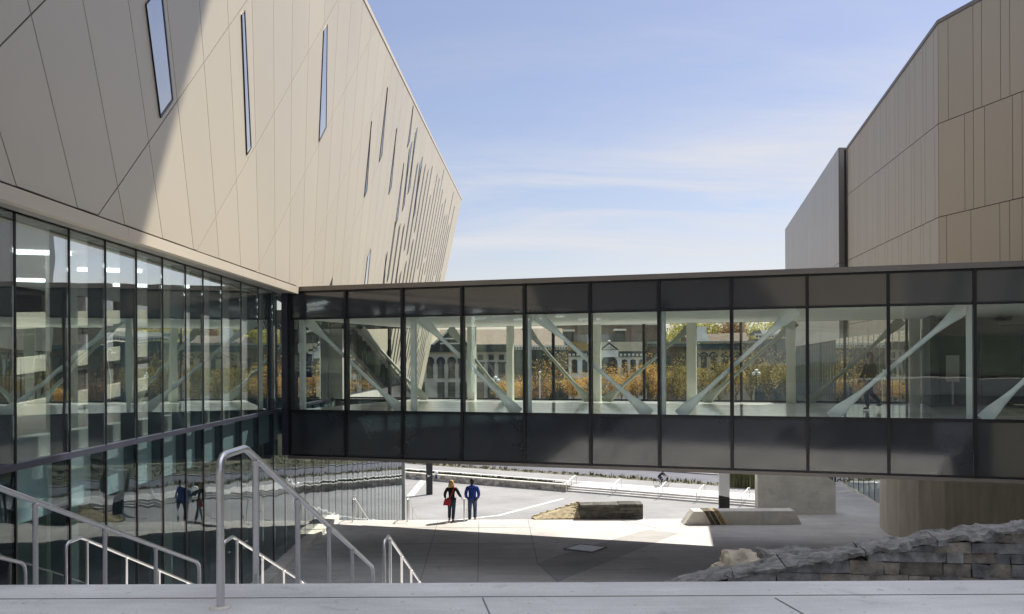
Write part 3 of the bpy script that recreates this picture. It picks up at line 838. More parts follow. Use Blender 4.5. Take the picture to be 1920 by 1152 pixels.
f3 = lambda y: PZ - .15 * (math.floor((y - PE) / .38) + 1) if y > PE else PZ
handrail('near steel handrail on the upper steps, standing free in the foreground', -1.74, 5.55, 0, 11.6, -1.95, 6.08, (6.32, 7.55, 8.83, 10.1), f1)
handrail('long steel handrail on the upper steps cut by the left edge of the view', -4.0, 5.55, 0, 11.9, -1.95, 6.08, (6.55, 7.82, 9.15, 10.45), f1)
handrail('steel handrail on the upper steps hugging the glass wall', -6.22, 5.55, 0, 11.9, -1.95, 6.08, (6.5, 7.8, 9.1, 10.4), f1)
handrail('steel handrail on the second flight nearest the open plaza', -1.80, 13.05, -1.95, 21.2, PZ, 13.5, (13.7, 15.1, 16.5, 17.9, 19.3), f2)
handrail('steel handrail in the middle of the second flight of steps', -4.05, 13.05, -1.95, 21.2, PZ, 13.5, (13.7, 15.1, 16.5, 17.9, 19.3), f2)
handrail('steel handrail on the second flight next to the glass wall', -6.25, 13.05, -1.95, 21.2, PZ, 13.5, (13.7, 15.1, 16.5, 17.9, 19.3), f2)
handrail('steel handrail at the plaza edge beside the woman with the red bag', -1.93, 37.1, PZ, 45.8, PZ - 3.4, 37.5, (39.2, 41, 43), f3, 'handrails at the plaza edge')
handrail('steel handrail at the plaza edge between the walkers and the glass wall', -4.18, 37.0, PZ, 45.8, PZ - 3.4, 37.5, (37.6, 39, 41, 43), f3, 'handrails at the plaza edge')
handrail('steel handrail at the plaza edge closest to the glass wall', -6.35, 37.0, PZ, 45.8, PZ - 3.4, 37.5, (37.6, 39, 41, 43), f3, 'handrails at the plaza edge')
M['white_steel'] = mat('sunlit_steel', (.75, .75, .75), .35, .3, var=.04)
fl = ('leftmost', 'second from the left of the', 'middle one of the', 'fourth from the left of the', 'rightmost')
for i, x in enumerate((1062, 1147, 1234, 1306, 1391)):
    s_ = (atZ(x, 938, LZ) - fa).dot(fd)
    r_ = ray(x, 938); a2 = Vector((r_.x, 1, 0)); p2 = Vector((fa.x, fa.y, 0)) - fn * .35
    t_ = (p2.x * fd.y - p2.y * fd.x) / (r_.x * fd.y - fd.x)
    s_ = (Vector((r_.x * t_, t_, 0)) - p2).dot(fd)
    o = thing('handrail', ('%s white handrail on the far steps' % fl[i]) if i in (0, 4) else ('%s five white handrails on the far steps' % fl[i]), 'handrail', tuple(along(s_, -.35, LZ)), 'white handrails on the far steps')
    q = MB(); q.tube([along(s_, -.35, LZ), along(s_, -.35, LZ + .95), along(s_, -.1, LZ + 1.0), along(s_, 1.3, WZ + 1.0), along(s_, 1.75, WZ + 1.0), along(s_, 1.75, WZ)], .04, 8); q.build('rail', M['white_steel'], o, smooth=True)
    q = MB(); q.tube([along(s_, .75, LZ + .1), along(s_, .75, LZ + 1.28)], .035, 8); q.build('post', M['white_steel'], o, smooth=True)

# ------------------------------------------------------------------ plaza furniture
bch = thing('concrete_bench', 'long white concrete bench with slanted ends and brown stone bands set in it', 'bench', tuple(atZ(1390, 984, PZ)))
yb_ = 36.0
def bx(x): return (x - CX) / F * yb_ - .0
xl0, xl1, xr1, xr0 = bx(1281), bx(1298), bx(1490), bx(1502)
q = MB(); q.prism([(xl0, yb_, PZ), (xr0, yb_, PZ), (xr1, yb_ + .02, PZ + .52), (xl1 + .04, yb_ + .02, PZ + .52)], (0, .75, 0)); 
q.build('bench_body', M['white_conc'], bch, bevel=.012)
M['stone_br'] = mat('brown_stone', (.13, .105, .07), .85, var=.35, scale=9, bump=.7, bscale=14)
M['stone_gold'] = mat('golden_stone', (.40, .29, .13), .85, var=.3, scale=9, bump=.7, bscale=14)
for i, x in enumerate((1318, 1327.5, 1338)):
    a = bx(x); w = .17
    q = MB(); q.prism([(a + .30, yb_ - .012, PZ + .005), (a + .30 + w, yb_ - .012, PZ + .005), (a + w, yb_ + .008, PZ + .535), (a, yb_ + .008, PZ + .535)], (0, .775, 0)); q.build('stone_band', M['stone_gold'] if i == 2 else M['stone_br'], bch)

q = MB(); xw0, xw1 = (1419 - CX) / F * 38.4, (1566 - CX) / F * 38.4
zt2 = PZ + 1.28
q.prism([(xw0, 38.4, PZ), (xw1, 38.4, PZ), (xw1, 38.4, zt2), (xw1 - .75, 38.4, PZ + 1.86), (xw0, 38.4, PZ + 1.9)], (0, .42, 0))
ww = q.build('white_wall', M['white_conc'], None, bevel=.015)
tag(ww, 'plain white concrete wall with a clipped corner beside the glazed base', 'wall')

# stone planter: dark split stone front, sloping golden flank
M['stone_dark'] = mat('dark_split_stone', (.105, .10, .09), .9, var=.4, scale=3, bump=.8, bscale=10, island=.35, streak=(1, 1, 3))
pl = thing('stone_planter', 'rough stone planter block with dark front and sloping golden rubble side', 'planter', tuple(atZ(1146, 974, PZ)))
yp = atZ(1146, 974, PZ).y; xa_, xb2 = (1087 - CX) / F * yp, (1204.5 - CX) / F * yp
q = MB(); rr = random.Random(3)
z = PZ
for r_ in range(5):
    h = .115; x = xa_
    while x < xb2 - .02:
        w = min(rr.uniform(.25, .75), xb2 - x)
        if xb2 - (x + w) < .15: w = xb2 - x
        o_ = rr.uniform(0, .02)
        q.box(x + .003, x + w - .003, yp - o_, yp + .85, z + .003, z + h - .003 + (rr.uniform(-.03, .03) if r_ == 4 else 0)); x += w
    z += h
q.build('stone_front', M['stone_dark'], pl)
q = MB(); xs = (1000 - CX) / F * yp
for k in range(420):
    u, w = rr.random(), rr.random()
    x = xs + (xa_ - .02 - xs) * u; d = rr.uniform(0, .85)
    zt = PZ + .56 * u * min(1, d / .9 + .1)
    q.ball((x, yp + .05 + d, zt - .01), rr.uniform(.05, .10), 6, 4, (rr.uniform(.8, 1.5), 1, .6))
M['rubble'] = mat('golden_rubble', (.46, .39, .25), .9, var=.3, scale=6, island=.3)
q.build('rubble_slope', M['rubble'], pl)
q = MB(); q.hexa([(xs, yp, PZ - .05), (xa_, yp, PZ - .05), (xa_, yp + .85, PZ - .05), (xs, yp + .85, PZ - .05)], [(xs, yp, PZ + .01), (xa_ - .01, yp, PZ + .08), (xa_ - .01, yp + .85, PZ + .53), (xs, yp + .85, PZ + .02)]); q.build('rubble_core', M['rubble'], pl)

# hatch cover
q = MB(); cs = [atZ(x, y, PZ + .03) for x, y in ((1058.6, 1029), (1088, 1020.5), (1136, 1026), (1110, 1035))]
hc = thing('hatch_cover', 'pale square floor hatch cover in the dark plaza paving', 'hatch cover', tuple(sum(cs, Vector()) / 4))
q.prism(cs, (0, 0, -.025)); q.build('cover_plate', M['white'], hc)
cc = sum(cs, Vector()) / 4
q = MB()
for k in range(4):
    a, b = cs[k] + (cs[k] - cc) * .03, cs[(k + 1) % 4] + (cs[(k + 1) % 4] - cc) * .03; q.bar(a - Vector((0, 0, .006)), b - Vector((0, 0, .006)), .05, .03)
q.build('rim', M['pave'], hc)

# pylons on the lower plaza
pb = atZ(1358.5, 957, LZ); 
py_ = thing('wayfinding_pylon', 'white wayfinding pylon with black lower third behind the bench', 'pylon', tuple(pb))
w2 = .46
q = MB(); q.prism([(pb.x - w2, pb.y, LZ + 1.30), (pb.x + w2, pb.y, LZ + 1.12), (pb.x + w2, pb.y, LZ + 3.9), (pb.x - w2, pb.y, LZ + 3.9)], (0, .3, 0)); q.build('white_panel', M['white'], py_)
q = MB(); q.prism([(pb.x - w2, pb.y, LZ), (pb.x + w2, pb.y, LZ), (pb.x + w2, pb.y, LZ + 1.115), (pb.x - w2, pb.y, LZ + 1.295)], (0, .3, 0)); q.build('black_base', M['black'], py_)
M['charcoal'] = mat('charcoal_panel', (.035, .038, .045), .5, var=.1)
pb = atZ(805, 928, LZ)
py_ = thing('dark_pylon', 'tall charcoal wayfinding pylon with a small white emblem left of the walkers', 'pylon', tuple(pb))
q = MB(); q.box(pb.x - .31, pb.x + .31, pb.y, pb.y + .3, LZ, LZ + 4.2); q.build('pylon_body', M['charcoal'], py_)
q = MB(); q.prism([(pb.x - .2, pb.y - .01, LZ + 1.75), (pb.x + .02, pb.y - .01, LZ + 1.78), (pb.x + .16, pb.y - .01, LZ + 1.98), (pb.x - .02, pb.y - .01, LZ + 1.90), (pb.x - .16, pb.y - .01, LZ + 2.02)], (0, -.01, 0)); q.build('emblem', M['white'], py_)
pm = along((atZ(818, 898, WZ) - fa).dot(fd), 5.0, WZ); pm = atZ(818, 898, WZ)
o = thing('marker_post', 'small post with white head and blue shaft on the far pavement', 'marker post', tuple(pm))
q = MB(); q.lathe(pm, [(0, 0), (.14, 0), (.12, .42), (0, .42)], 10); q.build('shaft', M['navy'], o)
q = MB(); q.lathe(pm + Vector((0, 0, .43)), [(0, 0), (.17, 0), (.2, .25), (.14, .4), (0, .43)], 10); q.build('head', M['white'], o)

# low retaining wall left of the far steps, with lawn behind
rw = thing('retaining_wall', 'low rubble retaining wall with white coping in front of the lawn', 'wall', tuple(along(-13, 0, LZ)))
q = MB(); rr = random.Random(9); s_ = -24.0
while s_ < -.1:
    w = rr.uniform(.4, .9); z0 = LZ
    for h in (.2, .2, .2):
        q.obox(along(s_, rr.uniform(-.03, 0), z0 + .005), fd * (min(w, -s_) - .01), fn * .4, (0, 0, h - .01)); z0 += h
    s_ += w
q.build('stonework', mat('grey_rubble', (.56, .52, .45), .9, var=.3, scale=2, island=.3, bump=.5), rw)
q = MB(); q.obox(along(-24.2, -.08, LZ + .605), fd * 24.6, fn * .5, (0, 0, .12)); q.build('coping', M['white_conc'], rw)

# foreground stone wall with rough capstones
M['ashlar'] = mat('split_face_stone', (.235, .235, .235), .85, var=.32, scale=5, bump=1.0, bscale=7, bdist=.07, island=.36)
M['ashlar_warm'] = mat('split_face_stone_warm', (.255, .23, .19), .85, var=.32, scale=5, bump=1.0, bscale=7, bdist=.07, island=.3)
M['cap'] = mat('rough_capstone', (.27, .265, .255), .9, var=.34, scale=6, bump=1.0, bscale=14, bdist=.06)
YW = 11.2
prof = [atY(x, y, YW) for x, y in ((1225, 1104), (1265, 1088), (1345, 1067), (1420, 1055), (1500, 1041), (1560, 1030), (1640, 1017), (1700, 1010), (1740, 1000), (1800, 994), (1850, 988), (1920, 980), (2000, 972), (2100, 962))]
for p in prof: p.z -= .055
def ptop(x):
    for a, b in zip(prof[:-1], prof[1:]):
        if a.x <= x <= b.x: return a.z + (b.z - a.z) * (x - a.x) / (b.x - a.x)
    return prof[0].z if x < prof[0].x else prof[-1].z
sw = thing('stone_wall', 'split stone wall with rough sloping capstones at the right of the steps', 'wall', (4, YW, -3))
rr = random.Random(21)
q = MB(); z = -3.2; tilt = -.035
ri = 0
while z < -.3:
    h = rr.choice((.085, .11, .13, .16)); x = prof[0].x - rr.uniform(0, .3)
    while x < prof[-1].x:
        w = rr.uniform(.16, .62); xm = x + w / 2
        zl, zr_ = z + tilt * (x - 4), z + tilt * (x + w - 4)
        tl, tr = ptop(x + .01) - .07, ptop(x + w - .01) - .07
        if zl < tl and zr_ < tr:
            d = rr.uniform(0, .045)
            a1, a2 = min(zl + h - .005, tl), min(zr_ + h - .005, tr)
            if a1 - zl > .02 and a2 - zr_ > .02:
                q.m = 0 if rr.random() < .7 else 1
                e = lambda: rr.uniform(-.010, .010)
                q.hexa([(x + .003 + e(), YW - d, zl + e()), (x + w - .003 + e(), YW - d + e(), zr_ + e()), (x + w - .003, YW + .4, zr_), (x + .003, YW + .4, zl)],
                       [(x + .003 + e(), YW - d + e(), a1 + e()), (x + w - .003 + e(), YW - d, a2 + e()), (x + w - .003, YW + .4, a2), (x + .003, YW + .4, a1)])
        x += w
    z += h; ri += 1
q.build('stonework', [M['ashlar'], M['ashlar_warm']], sw)
q = MB(); q.hexa([(p.x, YW + .02, -4.9) for p in prof] [:1] + [(prof[-1].x, YW + .02, -4.9), (prof[-1].x, YW + .38, -4.9), (prof[0].x, YW + .38, -4.9)],
                 [(prof[0].x, YW + .02, prof[0].z - .2), (prof[-1].x, YW + .02, prof[-1].z - 1.2), (prof[-1].x, YW + .38, prof[-1].z - 1.2), (prof[0].x, YW + .38, prof[0].z - .2)])
q.build('mortar_core', M['joint'], sw)
from mathutils import noise as mnoise
def rough_slab(mb, xa, xb_, y0, y1, zf, th, n=8, amp=.02):
    """a capstone following the wall top with a broken surface"""
    nx = max(6, int((xb_ - xa) / .05)); ny = 10; i0 = len(mb.v)
    def P(i, j, side):
        x = xa + (xb_ - xa) * i / nx; y = y0 + (y1 - y0) * j / ny
        z = zf(x) - (th if side else 0)
        d = mnoise.noise_vector(Vector((x * 4, y * 4, z * 4 + side * 9))) * amp * 1.5
        cz = mnoise.cell(Vector((x * 7 + math.sin(y * 9) * .8, y * 6 + math.sin(x * 5), side))) - .5
        d += Vector((0, cz * .024, cz * .018)) + mnoise.noise_vector(Vector((x * 19, y * 19, z * 19))) * amp * .5
        edge = (j == 0 or j == ny)
        return (x + d.x * .3, y + d.y * (1.2 if edge else .2), z + d.z - (.02 if edge and not side else 0))
    ring = [(0, j) for j in range(0)]
    idx = {}
    for side in (0, 1):
        for i in range(nx + 1):
            for j in range(ny + 1):
                idx[(i, j, side)] = len(mb.v); mb.v.append(P(i, j, side))
    for side in (0, 1):
        for i in range(nx):
            for j in range(ny):
                f = (idx[(i, j, side)], idx[(i + 1, j, side)], idx[(i + 1, j + 1, side)], idx[(i, j + 1, side)])
                mb.f.append(f if side == 0 else tuple(reversed(f))); mb.mi.append(mb.m)
    for i in range(nx):
        for j in (0, ny):
            mb.f.append((idx[(i, j, 0)], idx[(i, j, 1)], idx[(i + 1, j, 1)], idx[(i + 1, j, 0)])); mb.mi.append(mb.m)
    for j in range(ny):
        for i in (0, nx):
            mb.f.append((idx[(i, j, 0)], idx[(i, j, 1)], idx[(i, j + 1, 1)], idx[(i, j + 1, 0)])); mb.mi.append(mb.m)
x = prof[0].x - .1
for w in (1.05, .62, .95, .85, 1.1, .7, .9, 1.2):
    if x > prof[-1].x - .2: break
    dz = rr.uniform(-.015, .02)
    q = MB(); rough_slab(q, x + .006, min(x + w, prof[-1].x) - .006, YW - .05, YW + .40, lambda xx: ptop(xx) + dz, .075); q.build('capstone', M['cap'], sw); x += w
# pale boulder and shelf of rock behind the low end of the wall
def rock(name, c, rx, ry, rz_, m, seed, label, cat):
    bm = bmesh.new(); bmesh.ops.create_icosphere(bm, subdivisions=4, radius=1)
    for v in bm.verts:
        p = v.co.copy(); k = 1 + .28 * mnoise.noise(p * 1.6 + Vector((seed, 0, 0))) + .12 * mnoise.noise(p * 4 + Vector((seed, 3, 0))) + .05 * mnoise.noise(p * 11)
        p = Vector((round(p.x * 2.2) / 2.2 * .45 + p.x * .55, p.y, round(p.z * 2) / 2 * .5 + p.z * .5)) * k
        v.co = Vector((p.x * rx, p.y * ry, p.z * rz_))
    me = bpy.data.meshes.new(name); bm.to_mesh(me); bm.free(); me.materials.append(m)
    o = bpy.data.objects.new(name, me); C.objects.link(o); o.location = c
    return tag(o, label, cat)
M['pale_rock'] = mat('pale_rock', (.55, .49, .38), .9, var=.25, scale=4, bump=.9, bscale=8)
pr = atY(1392, 1066, 12.3)
rock('boulder', (pr.x, 12.3, pr.z - .15), .42, .5, .34, M['pale_rock'], 4, 'pale tan boulder behind the low end of the stone wall', 'boulder')
pr = atY(1490, 1062, 12.4)
rock('rock_shelf', (pr.x, 12.6, pr.z - .25), .75, .55, .42, M['cap'], 8, 'flat grey rock shelf tucked behind the stone wall capstones', 'rock')

# ------------------------------------------------------------------ people
def skin(name, verts, edges, m, parent, sub=2):
    """verts: list of (xyz, radius)"""
    bm = bmesh.new(); lay = bm.verts.layers.skin.verify()
    vs = []
    for i, (p, r) in enumerate(verts):
        v = bm.verts.new(p); rr_ = r if isinstance(r, tuple) else (r, r); v[lay].radius = rr_; v[lay].use_root = (i == 0); vs.append(v)
    for a, b in edges: bm.edges.new((vs[a], vs[b]))
    me = bpy.data.meshes.new(name); bm.to_mesh(me); bm.free()
    o = bpy.data.objects.new(name, me); C.objects.link(o)
    sm = o.modifiers.new('skin', 'SKIN'); sm.use_smooth_shade = True; sm.branch_smoothing = .6
    s2 = o.modifiers.new('smooth', 'SUBSURF'); s2.levels = sub; s2.render_levels = sub
    dg = bpy.context.evaluated_depsgraph_get(); me2 = bpy.data.meshes.new_from_object(o.evaluated_get(dg))
    bpy.data.objects.remove(o); bpy.data.meshes.remove(me)
    me2.name = name; me2.materials.clear(); me2.materials.append(m)
    o = bpy.data.objects.new(name, me2); C.objects.link(o); o.parent = parent
    return o
M['skin'] = mat('skin', (.45, .27, .19), .6, var=.04)
M['hair_blond'] = mat('blond_hair', (.62, .44, .19), .6, var=.25, scale=30)
M['hair_dark'] = mat('dark_hair', (.02, .016, .013), .6, var=.2, scale=30)
M['black_cloth'] = mat('black_jacket_cloth', (.010, .010, .011), .85, var=.3, scale=12, bump=.8, bscale=9)
M['blue_cloth'] = mat('blue_fleece', (.012, .05, .33), .85, var=.2, scale=10, bump=.8, bscale=9)
M['jeans'] = mat('dark_denim', (.035, .05, .095), .85, var=.25, scale=14, bump=.8, bscale=9)
M['jeans_mid'] = mat('blue_denim', (.055, .085, .16), .85, var=.25, scale=14, bump=.8, bscale=9)
M['shoe'] = mat('grey_shoe', (.10, .09, .085), .7)
M['shoe_dark'] = mat('dark_shoe', (.02, .02, .02), .7)
M['red'] = mat('red_leather', (.45, .008, .02), .5, var=.1)
def figure(label, loc, rot, H, J, top, legs, shoe, hair, hair_long, group=None, torso=1.0):
    """J: joint overrides in units of body height, figure faces +Y"""
    D = dict(pel=(0, 0, .53), spi=(0, 0, .63), che=(0, 0, .735), nec=(0, 0, .825), hd0=(0, .006, .868), hd1=(0, .012, .925),
             shL=(-.105, 0, .795), shR=(.105, 0, .795), elL=(-.135, -.01, .625), elR=(.135, -.01, .625), wrL=(-.125, .03, .49), wrR=(.125, .03, .49),
             hiL=(-.052, 0, .505), hiR=(.052, 0, .505), knL=(-.055, .015, .285), knR=(.055, .015, .285), anL=(-.055, 0, .045), anR=(.055, 0, .045))
    D.update(J)
    g = {k: Vector(v) * H for k, v in D.items()}
    o = thing('person', label, 'person', loc, group); o.rotation_euler = (0, 0, rot)
    V_ = []; E_ = []
    def add(p, r, par=None):
        V_.append((Vector(p), r if isinstance(r, tuple) else r)); i = len(V_) - 1
        if par is not None: E_.append((par, i))
        return i
    h = H
    pel = add(g['pel'], .075 * h); spi = add(g['spi'], .066 * h, pel); che = add(g['che'], .074 * h, spi); nec = add(g['nec'], .034 * h, che)
    h0 = add(g['hd0'], .038 * h, nec); h1 = add(g['hd1'], .052 * h, h0)
    hdir = (g['hd1'] - g['hd0']).normalized()
    add(g['hd1'] + hdir * .028 * h, .040 * h, h1)
    fw = Vector((0, 1, 0))
    add(g['hd0'] + fw * .03 * h + hdir * .005 * h, .020 * h, h0)                # chin
    n0 = add(g['hd1'] + fw * .05 * h - hdir * .012 * h, .012 * h, h1)           # nose
    for s_, a in ((-1, 'L'), (1, 'R')):
        add(g['hd1'] + Vector((s_ * .050 * h, -.004 * h, -.008 * h)), .010 * h, h1)   # ear
        sh = add(g['sh' + a], .040 * h, che); el = add(g['el' + a], .026 * h, sh); wr = add(g['wr' + a], .017 * h, el)
        d = (g['wr' + a] - g['el' + a]).normalized(); side = Vector((0, 1, 0)) - d * d.y; side.normalize(); inn = Vector((-s_, 0, 0))
        pm_ = add(g['wr' + a] + d * .035 * h, .018 * h, wr)
        for f, ln in zip((-1.5, -.5, .5, 1.5), (.040, .050, .055, .048)):
            k = add(g['wr' + a] + d * .058 * h + side * f * .0105 * h, .0062 * h, pm_)
            k2 = add(g['wr' + a] + d * (.058 + ln * .55) * h + side * f * .011 * h + inn * .008 * h, .0055 * h, k)
            add(g['wr' + a] + d * (.058 + ln * .9) * h + side * f * .011 * h + inn * .022 * h, .005 * h, k2)
        t1 = add(g['wr' + a] + d * .03 * h + side * .026 * h + inn * .008 * h, .0075 * h, pm_); add(g['wr' + a] + d * .055 * h + side * .036 * h + inn * .016 * h, .006 * h, t1)
        hi = add(g['hi' + a], .058 * h, pel); kn = add(g['kn' + a], .036 * h, hi); an = add(g['an' + a], .024 * h, kn)
        fdn = Vector((0, 1, 0)) if ('toe' + a) not in g else (g['toe' + a] - g['an' + a]).normalized()
        add(g['an' + a] + fdn * .075 * h + Vector((0, 0, -.028 * h if ('toe' + a) not in g else 0)), .018 * h, an)
    skin('body', V_, E_, M['skin'], o)
    # jacket
    V_ = []; E_ = []
    pl_ = add(g['pel'] + Vector((0, 0, -.035 * h)), .088 * h * torso); pe = add(g['pel'] + Vector((0, 0, .02 * h)), .088 * h * torso, pl_); sp = add(g['spi'], .084 * h * torso, pe); ch = add(g['che'], .092 * h * torso, sp); ne = add(g['nec'] + Vector((0, -.006 * h, .004 * h)), .046 * h, ch)
    for s_, a in ((-1, 'L'), (1, 'R')):
        sh = add(g['sh' + a], .052 * h, ch); el = add(g['el' + a], .038 * h, sh); wr = add(g['wr' + a].lerp(g['el' + a], .06), .030 * h, el)
    skin('jacket', V_, E_, top, o)
    V_ = []; E_ = []
    pe = add(g['pel'] + Vector((0, 0, .005 * h)), .083 * h)
    for a in 'LR':
        hi = add(g['hi' + a], .066 * h, pe); kn = add(g['kn' + a], .046 * h, hi); an = add(g['an' + a].lerp(g['kn' + a], .03), .040 * h, kn)
    skin('trousers', V_, E_, legs, o)
    for a in 'LR':
        V_ = []; E_ = []
        fdn = Vector((0, 1, -.33)).normalized() if ('toe' + a) not in g else (g['toe' + a] - g['an' + a]).normalized()
        hb = add(g['an' + a] + Vector((0, 0, -.018 * h)) - fdn * .012 * h, .031 * h); t1 = add(g['an' + a] + fdn * .05 * h + Vector((0, 0, -.006 * h)), .024 * h, hb); add(g['an' + a] + fdn * .092 * h, .018 * h, t1)
        skin('shoe', V_, E_, shoe, o, 1)
    q = MB(); hd = g['hd1']; rh = random.Random(int(H * 100))
    blobs = [((0, -.012, .012), .057, (1, 1.12, 1.05))]
    if hair_long:
        blobs += [((0, -.03, -.03), .06, (1.08, .8, 1.15)), ((.03, -.026, -.06), .042, (1, .9, 1.3)), ((-.032, -.026, -.065), .042, (1, .9, 1.4)), ((0, -.034, -.085), .036, (1.3, .8, 1.1))]
    else: blobs += [((0, -.026, -.022), .046, (1.05, .8, 1))]
    for c_, r_, sc_ in blobs: q.ball(hd + Vector(c_) * h, r_ * h, 20, 14, sc_)
    for i, v in enumerate(q.v):
        n_ = mnoise.noise(Vector(v) * 28) * .012 * h; d_ = (Vector(v) - hd).normalized(); q.v[i] = tuple(Vector(v) + d_ * n_)
    me = bpy.data.meshes.new('hair'); me.from_pydata(q.v, [], q.f); me.materials.append(hair); me.polygons.foreach_set('use_smooth', [True] * len(me.polygons)); ho = bpy.data.objects.new('hair', me); C.objects.link(ho); ho.parent = o
    for s_ in (-1, 1):
        q = MB(); q.ball(g['hd1'] + Vector((s_ * .019 * h, .047 * h, .002 * h)), .0042 * h, 8, 6); e = q.v
        me = bpy.data.meshes.new('eye'); me.from_pydata(q.v, [], q.f); me.materials.append(M['black']); e = bpy.data.objects.new('eye', me); C.objects.link(e); e.parent = o
    return o
pw = atZ(848, 978, PZ)
woman = figure('blonde woman in a black jacket and dark jeans walking away with a red bag', (pw.x - .02, pw.y, PZ), R(2), 1.66,
    dict(elR=(.175, -.01, .655), wrR=(.225, .07, .57), elL=(-.165, -.02, .655), wrL=(-.15, .02, .545), knL=(-.05, .035, .285), anL=(-.06, .06, .05), knR=(.045, .0, .28), anR=(.03, -.10, .045), hd1=(-.006, .012, .925), spi=(0, .0, .63)),
    M['black_cloth'], M['jeans'], M['shoe'], M['hair_blond'], True, 'pair walking to the lower plaza')
pm2 = Vector(((884.5 - CX) / F * 37.7, 37.68, PZ - .15))
man = figure('man in a bright blue fleece and jeans walking away beside the handrail', tuple(pm2), R(-2), 1.80,
    dict(shL=(-.115, 0, .79), shR=(.115, 0, .79), elL=(-.150, -.03, .63), elR=(.150, -.03, .63), wrL=(-.120, .055, .535), wrR=(.120, .055, .535), knL=(-.06, .0, .285), anL=(-.06, -.02, .045), knR=(.055, .06, .29), anR=(.06, -.05, .09)),
    M['blue_cloth'], M['jeans_mid'], M['shoe_dark'], M['hair_dark'], False, 'pair walking to the lower plaza', 1.12)
q = MB(); q.ball(Vector((0, -.055, .815)) * 1.8, .062 * 1.8, 16, 10, (1.25, .75, .6)); me = bpy.data.meshes.new('hood'); me.from_pydata(q.v, [], q.f); me.materials.append(M['blue_cloth']); me.polygons.foreach_set('use_smooth', [True] * len(me.polygons)); ho = bpy.data.objects.new('hood', me); C.objects.link(ho); ho.parent = man
# red bag worn across the woman's back
bl = Vector((pw.x - .02, pw.y, PZ))
bag = thing('shoulder_bag', 'red shoulder bag with a long strap on the blonde woman', 'bag', tuple(bl + Vector((-.2, -.12, .78))))
q = MB(); c = bl + Vector((-.185, -.15, .80))
q.hexa([c + Vector((-.15, -.05, -.13)), c + Vector((.13, -.05, -.15)), c + Vector((.13, .05, -.15)), c + Vector((-.15, .05, -.13))], [c + Vector((-.08, -.035, .13)), c + Vector((.15, -.035, .11)), c + Vector((.15, .035, .11)), c + Vector((-.08, .035, .13))])
q.build('bag_body', M['red'], bag, bevel=.02)
q = MB(); q.tube([c + Vector((.10, -.02, .12)), bl + Vector((-.03, -.165, 1.05)), bl + Vector((.05, -.17, 1.2)), bl + Vector((.10, -.11, 1.36)), bl + Vector((.11, .0, 1.40)), bl + Vector((.06, .12, 1.3))], .02, 8); q.build('strap', M['red'], bag, smooth=True)
pi = Vector((10.67, 27.8, 0))
figure('person in a dark jacket walking left inside the footbridge', tuple(pi + Vector((0, 0, .0))), R(90), 1.72,
    dict(elL=(-.13, -.05, .64), wrL=(-.115, .06, .53), elR=(.13, .06, .64), wrR=(.115, .13, .53), knL=(-.045, .09, .29), anL=(-.045, .06, .045), knR=(.045, -.02, .285), anR=(.045, -.20, .10), hd1=(0, .018, .925)),
    M['black_cloth'], M['jeans'], M['shoe'], M['hair_dark'], True)
# cyclist
pc = atZ(1240, 912, WZ)
hd_ = math.atan2(fd.y, fd.x) - math.pi / 2
cy = figure('cyclist in a black jacket leaning forward on a bicycle on the far pavement', (pc.x, pc.y, WZ + .02), hd_, 1.75,
    dict(pel=(0, -.12, .56), spi=(0, -.06, .65), che=(0, .03, .735), nec=(0, .10, .80), hd0=(0, .125, .83), hd1=(0, .15, .885), shL=(-.10, .07, .775), shR=(.10, .07, .775),
         elL=(-.12, .17, .66), elR=(.12, .17, .66), wrL=(-.13, .28, .60), wrR=(.13, .28, .60), hiL=(-.05, -.11, .54), hiR=(.05, -.11, .54), knL=(-.055, .08, .44), knR=(.055, .05, .33), anL=(-.055, .0, .27), anR=(.055, .0, .13)),
    M['black_cloth'], M['jeans'], M['shoe_dark'], M['hair_dark'], False)
bk = thing('bicycle', 'thin wheeled bicycle ridden along the far pavement', 'bicycle', (pc.x, pc.y, WZ))
bk.rotation_euler = (0, 0, hd_)
def lb(name, mb, m, sm=True):
    me = bpy.data.meshes.new(name); me.from_pydata(mb.v, [], mb.f); me.materials.append(m)
    if sm: me.polygons.foreach_set('use_smooth', [True] * len(me.polygons))
    o = bpy.data.objects.new(name, me); C.objects.link(o); o.parent = bk; return o
for yw in (-.52, .52):
    q = MB(); q.tube([(0, yw + .335 * math.cos(a * math.pi / 16), .345 + .335 * math.sin(a * math.pi / 16)) for a in range(32)], .018, 8, close=True)
    for k in range(14):
        a = k * math.pi / 7; q.tube([(0, yw, .345), (0, yw + .325 * math.cos(a), .345 + .325 * math.sin(a))], .0035, 4)
    lb('wheel', q, M['black'])
q = MB()
for a, b in (((0, -.52, .345), (0, -.08, .30)), ((0, -.08, .30), (0, -.2, .82)), ((0, -.52, .345), (0, -.18, .74)), ((0, -.08, .30), (0, .36, .72)), ((0, -.18, .76), (0, .34, .84)), ((0, .33, .90), (0, .52, .345))):
    q.tube([a, b], .02, 8)
lb('bike_frame', q, M['white'])
q = MB(); q.tube([(-.24, .46, .98), (-.2, .40, 1.0), (0, .34, .98), (.2, .40, 1.0), (.24, .46, .98)], .016, 8); lb('handlebar', q, M['black'])
q = MB(); q.ball((0, -.22, .88), .1, sc=(.8, 1.4, .35)); lb('saddle', q, M['black'])

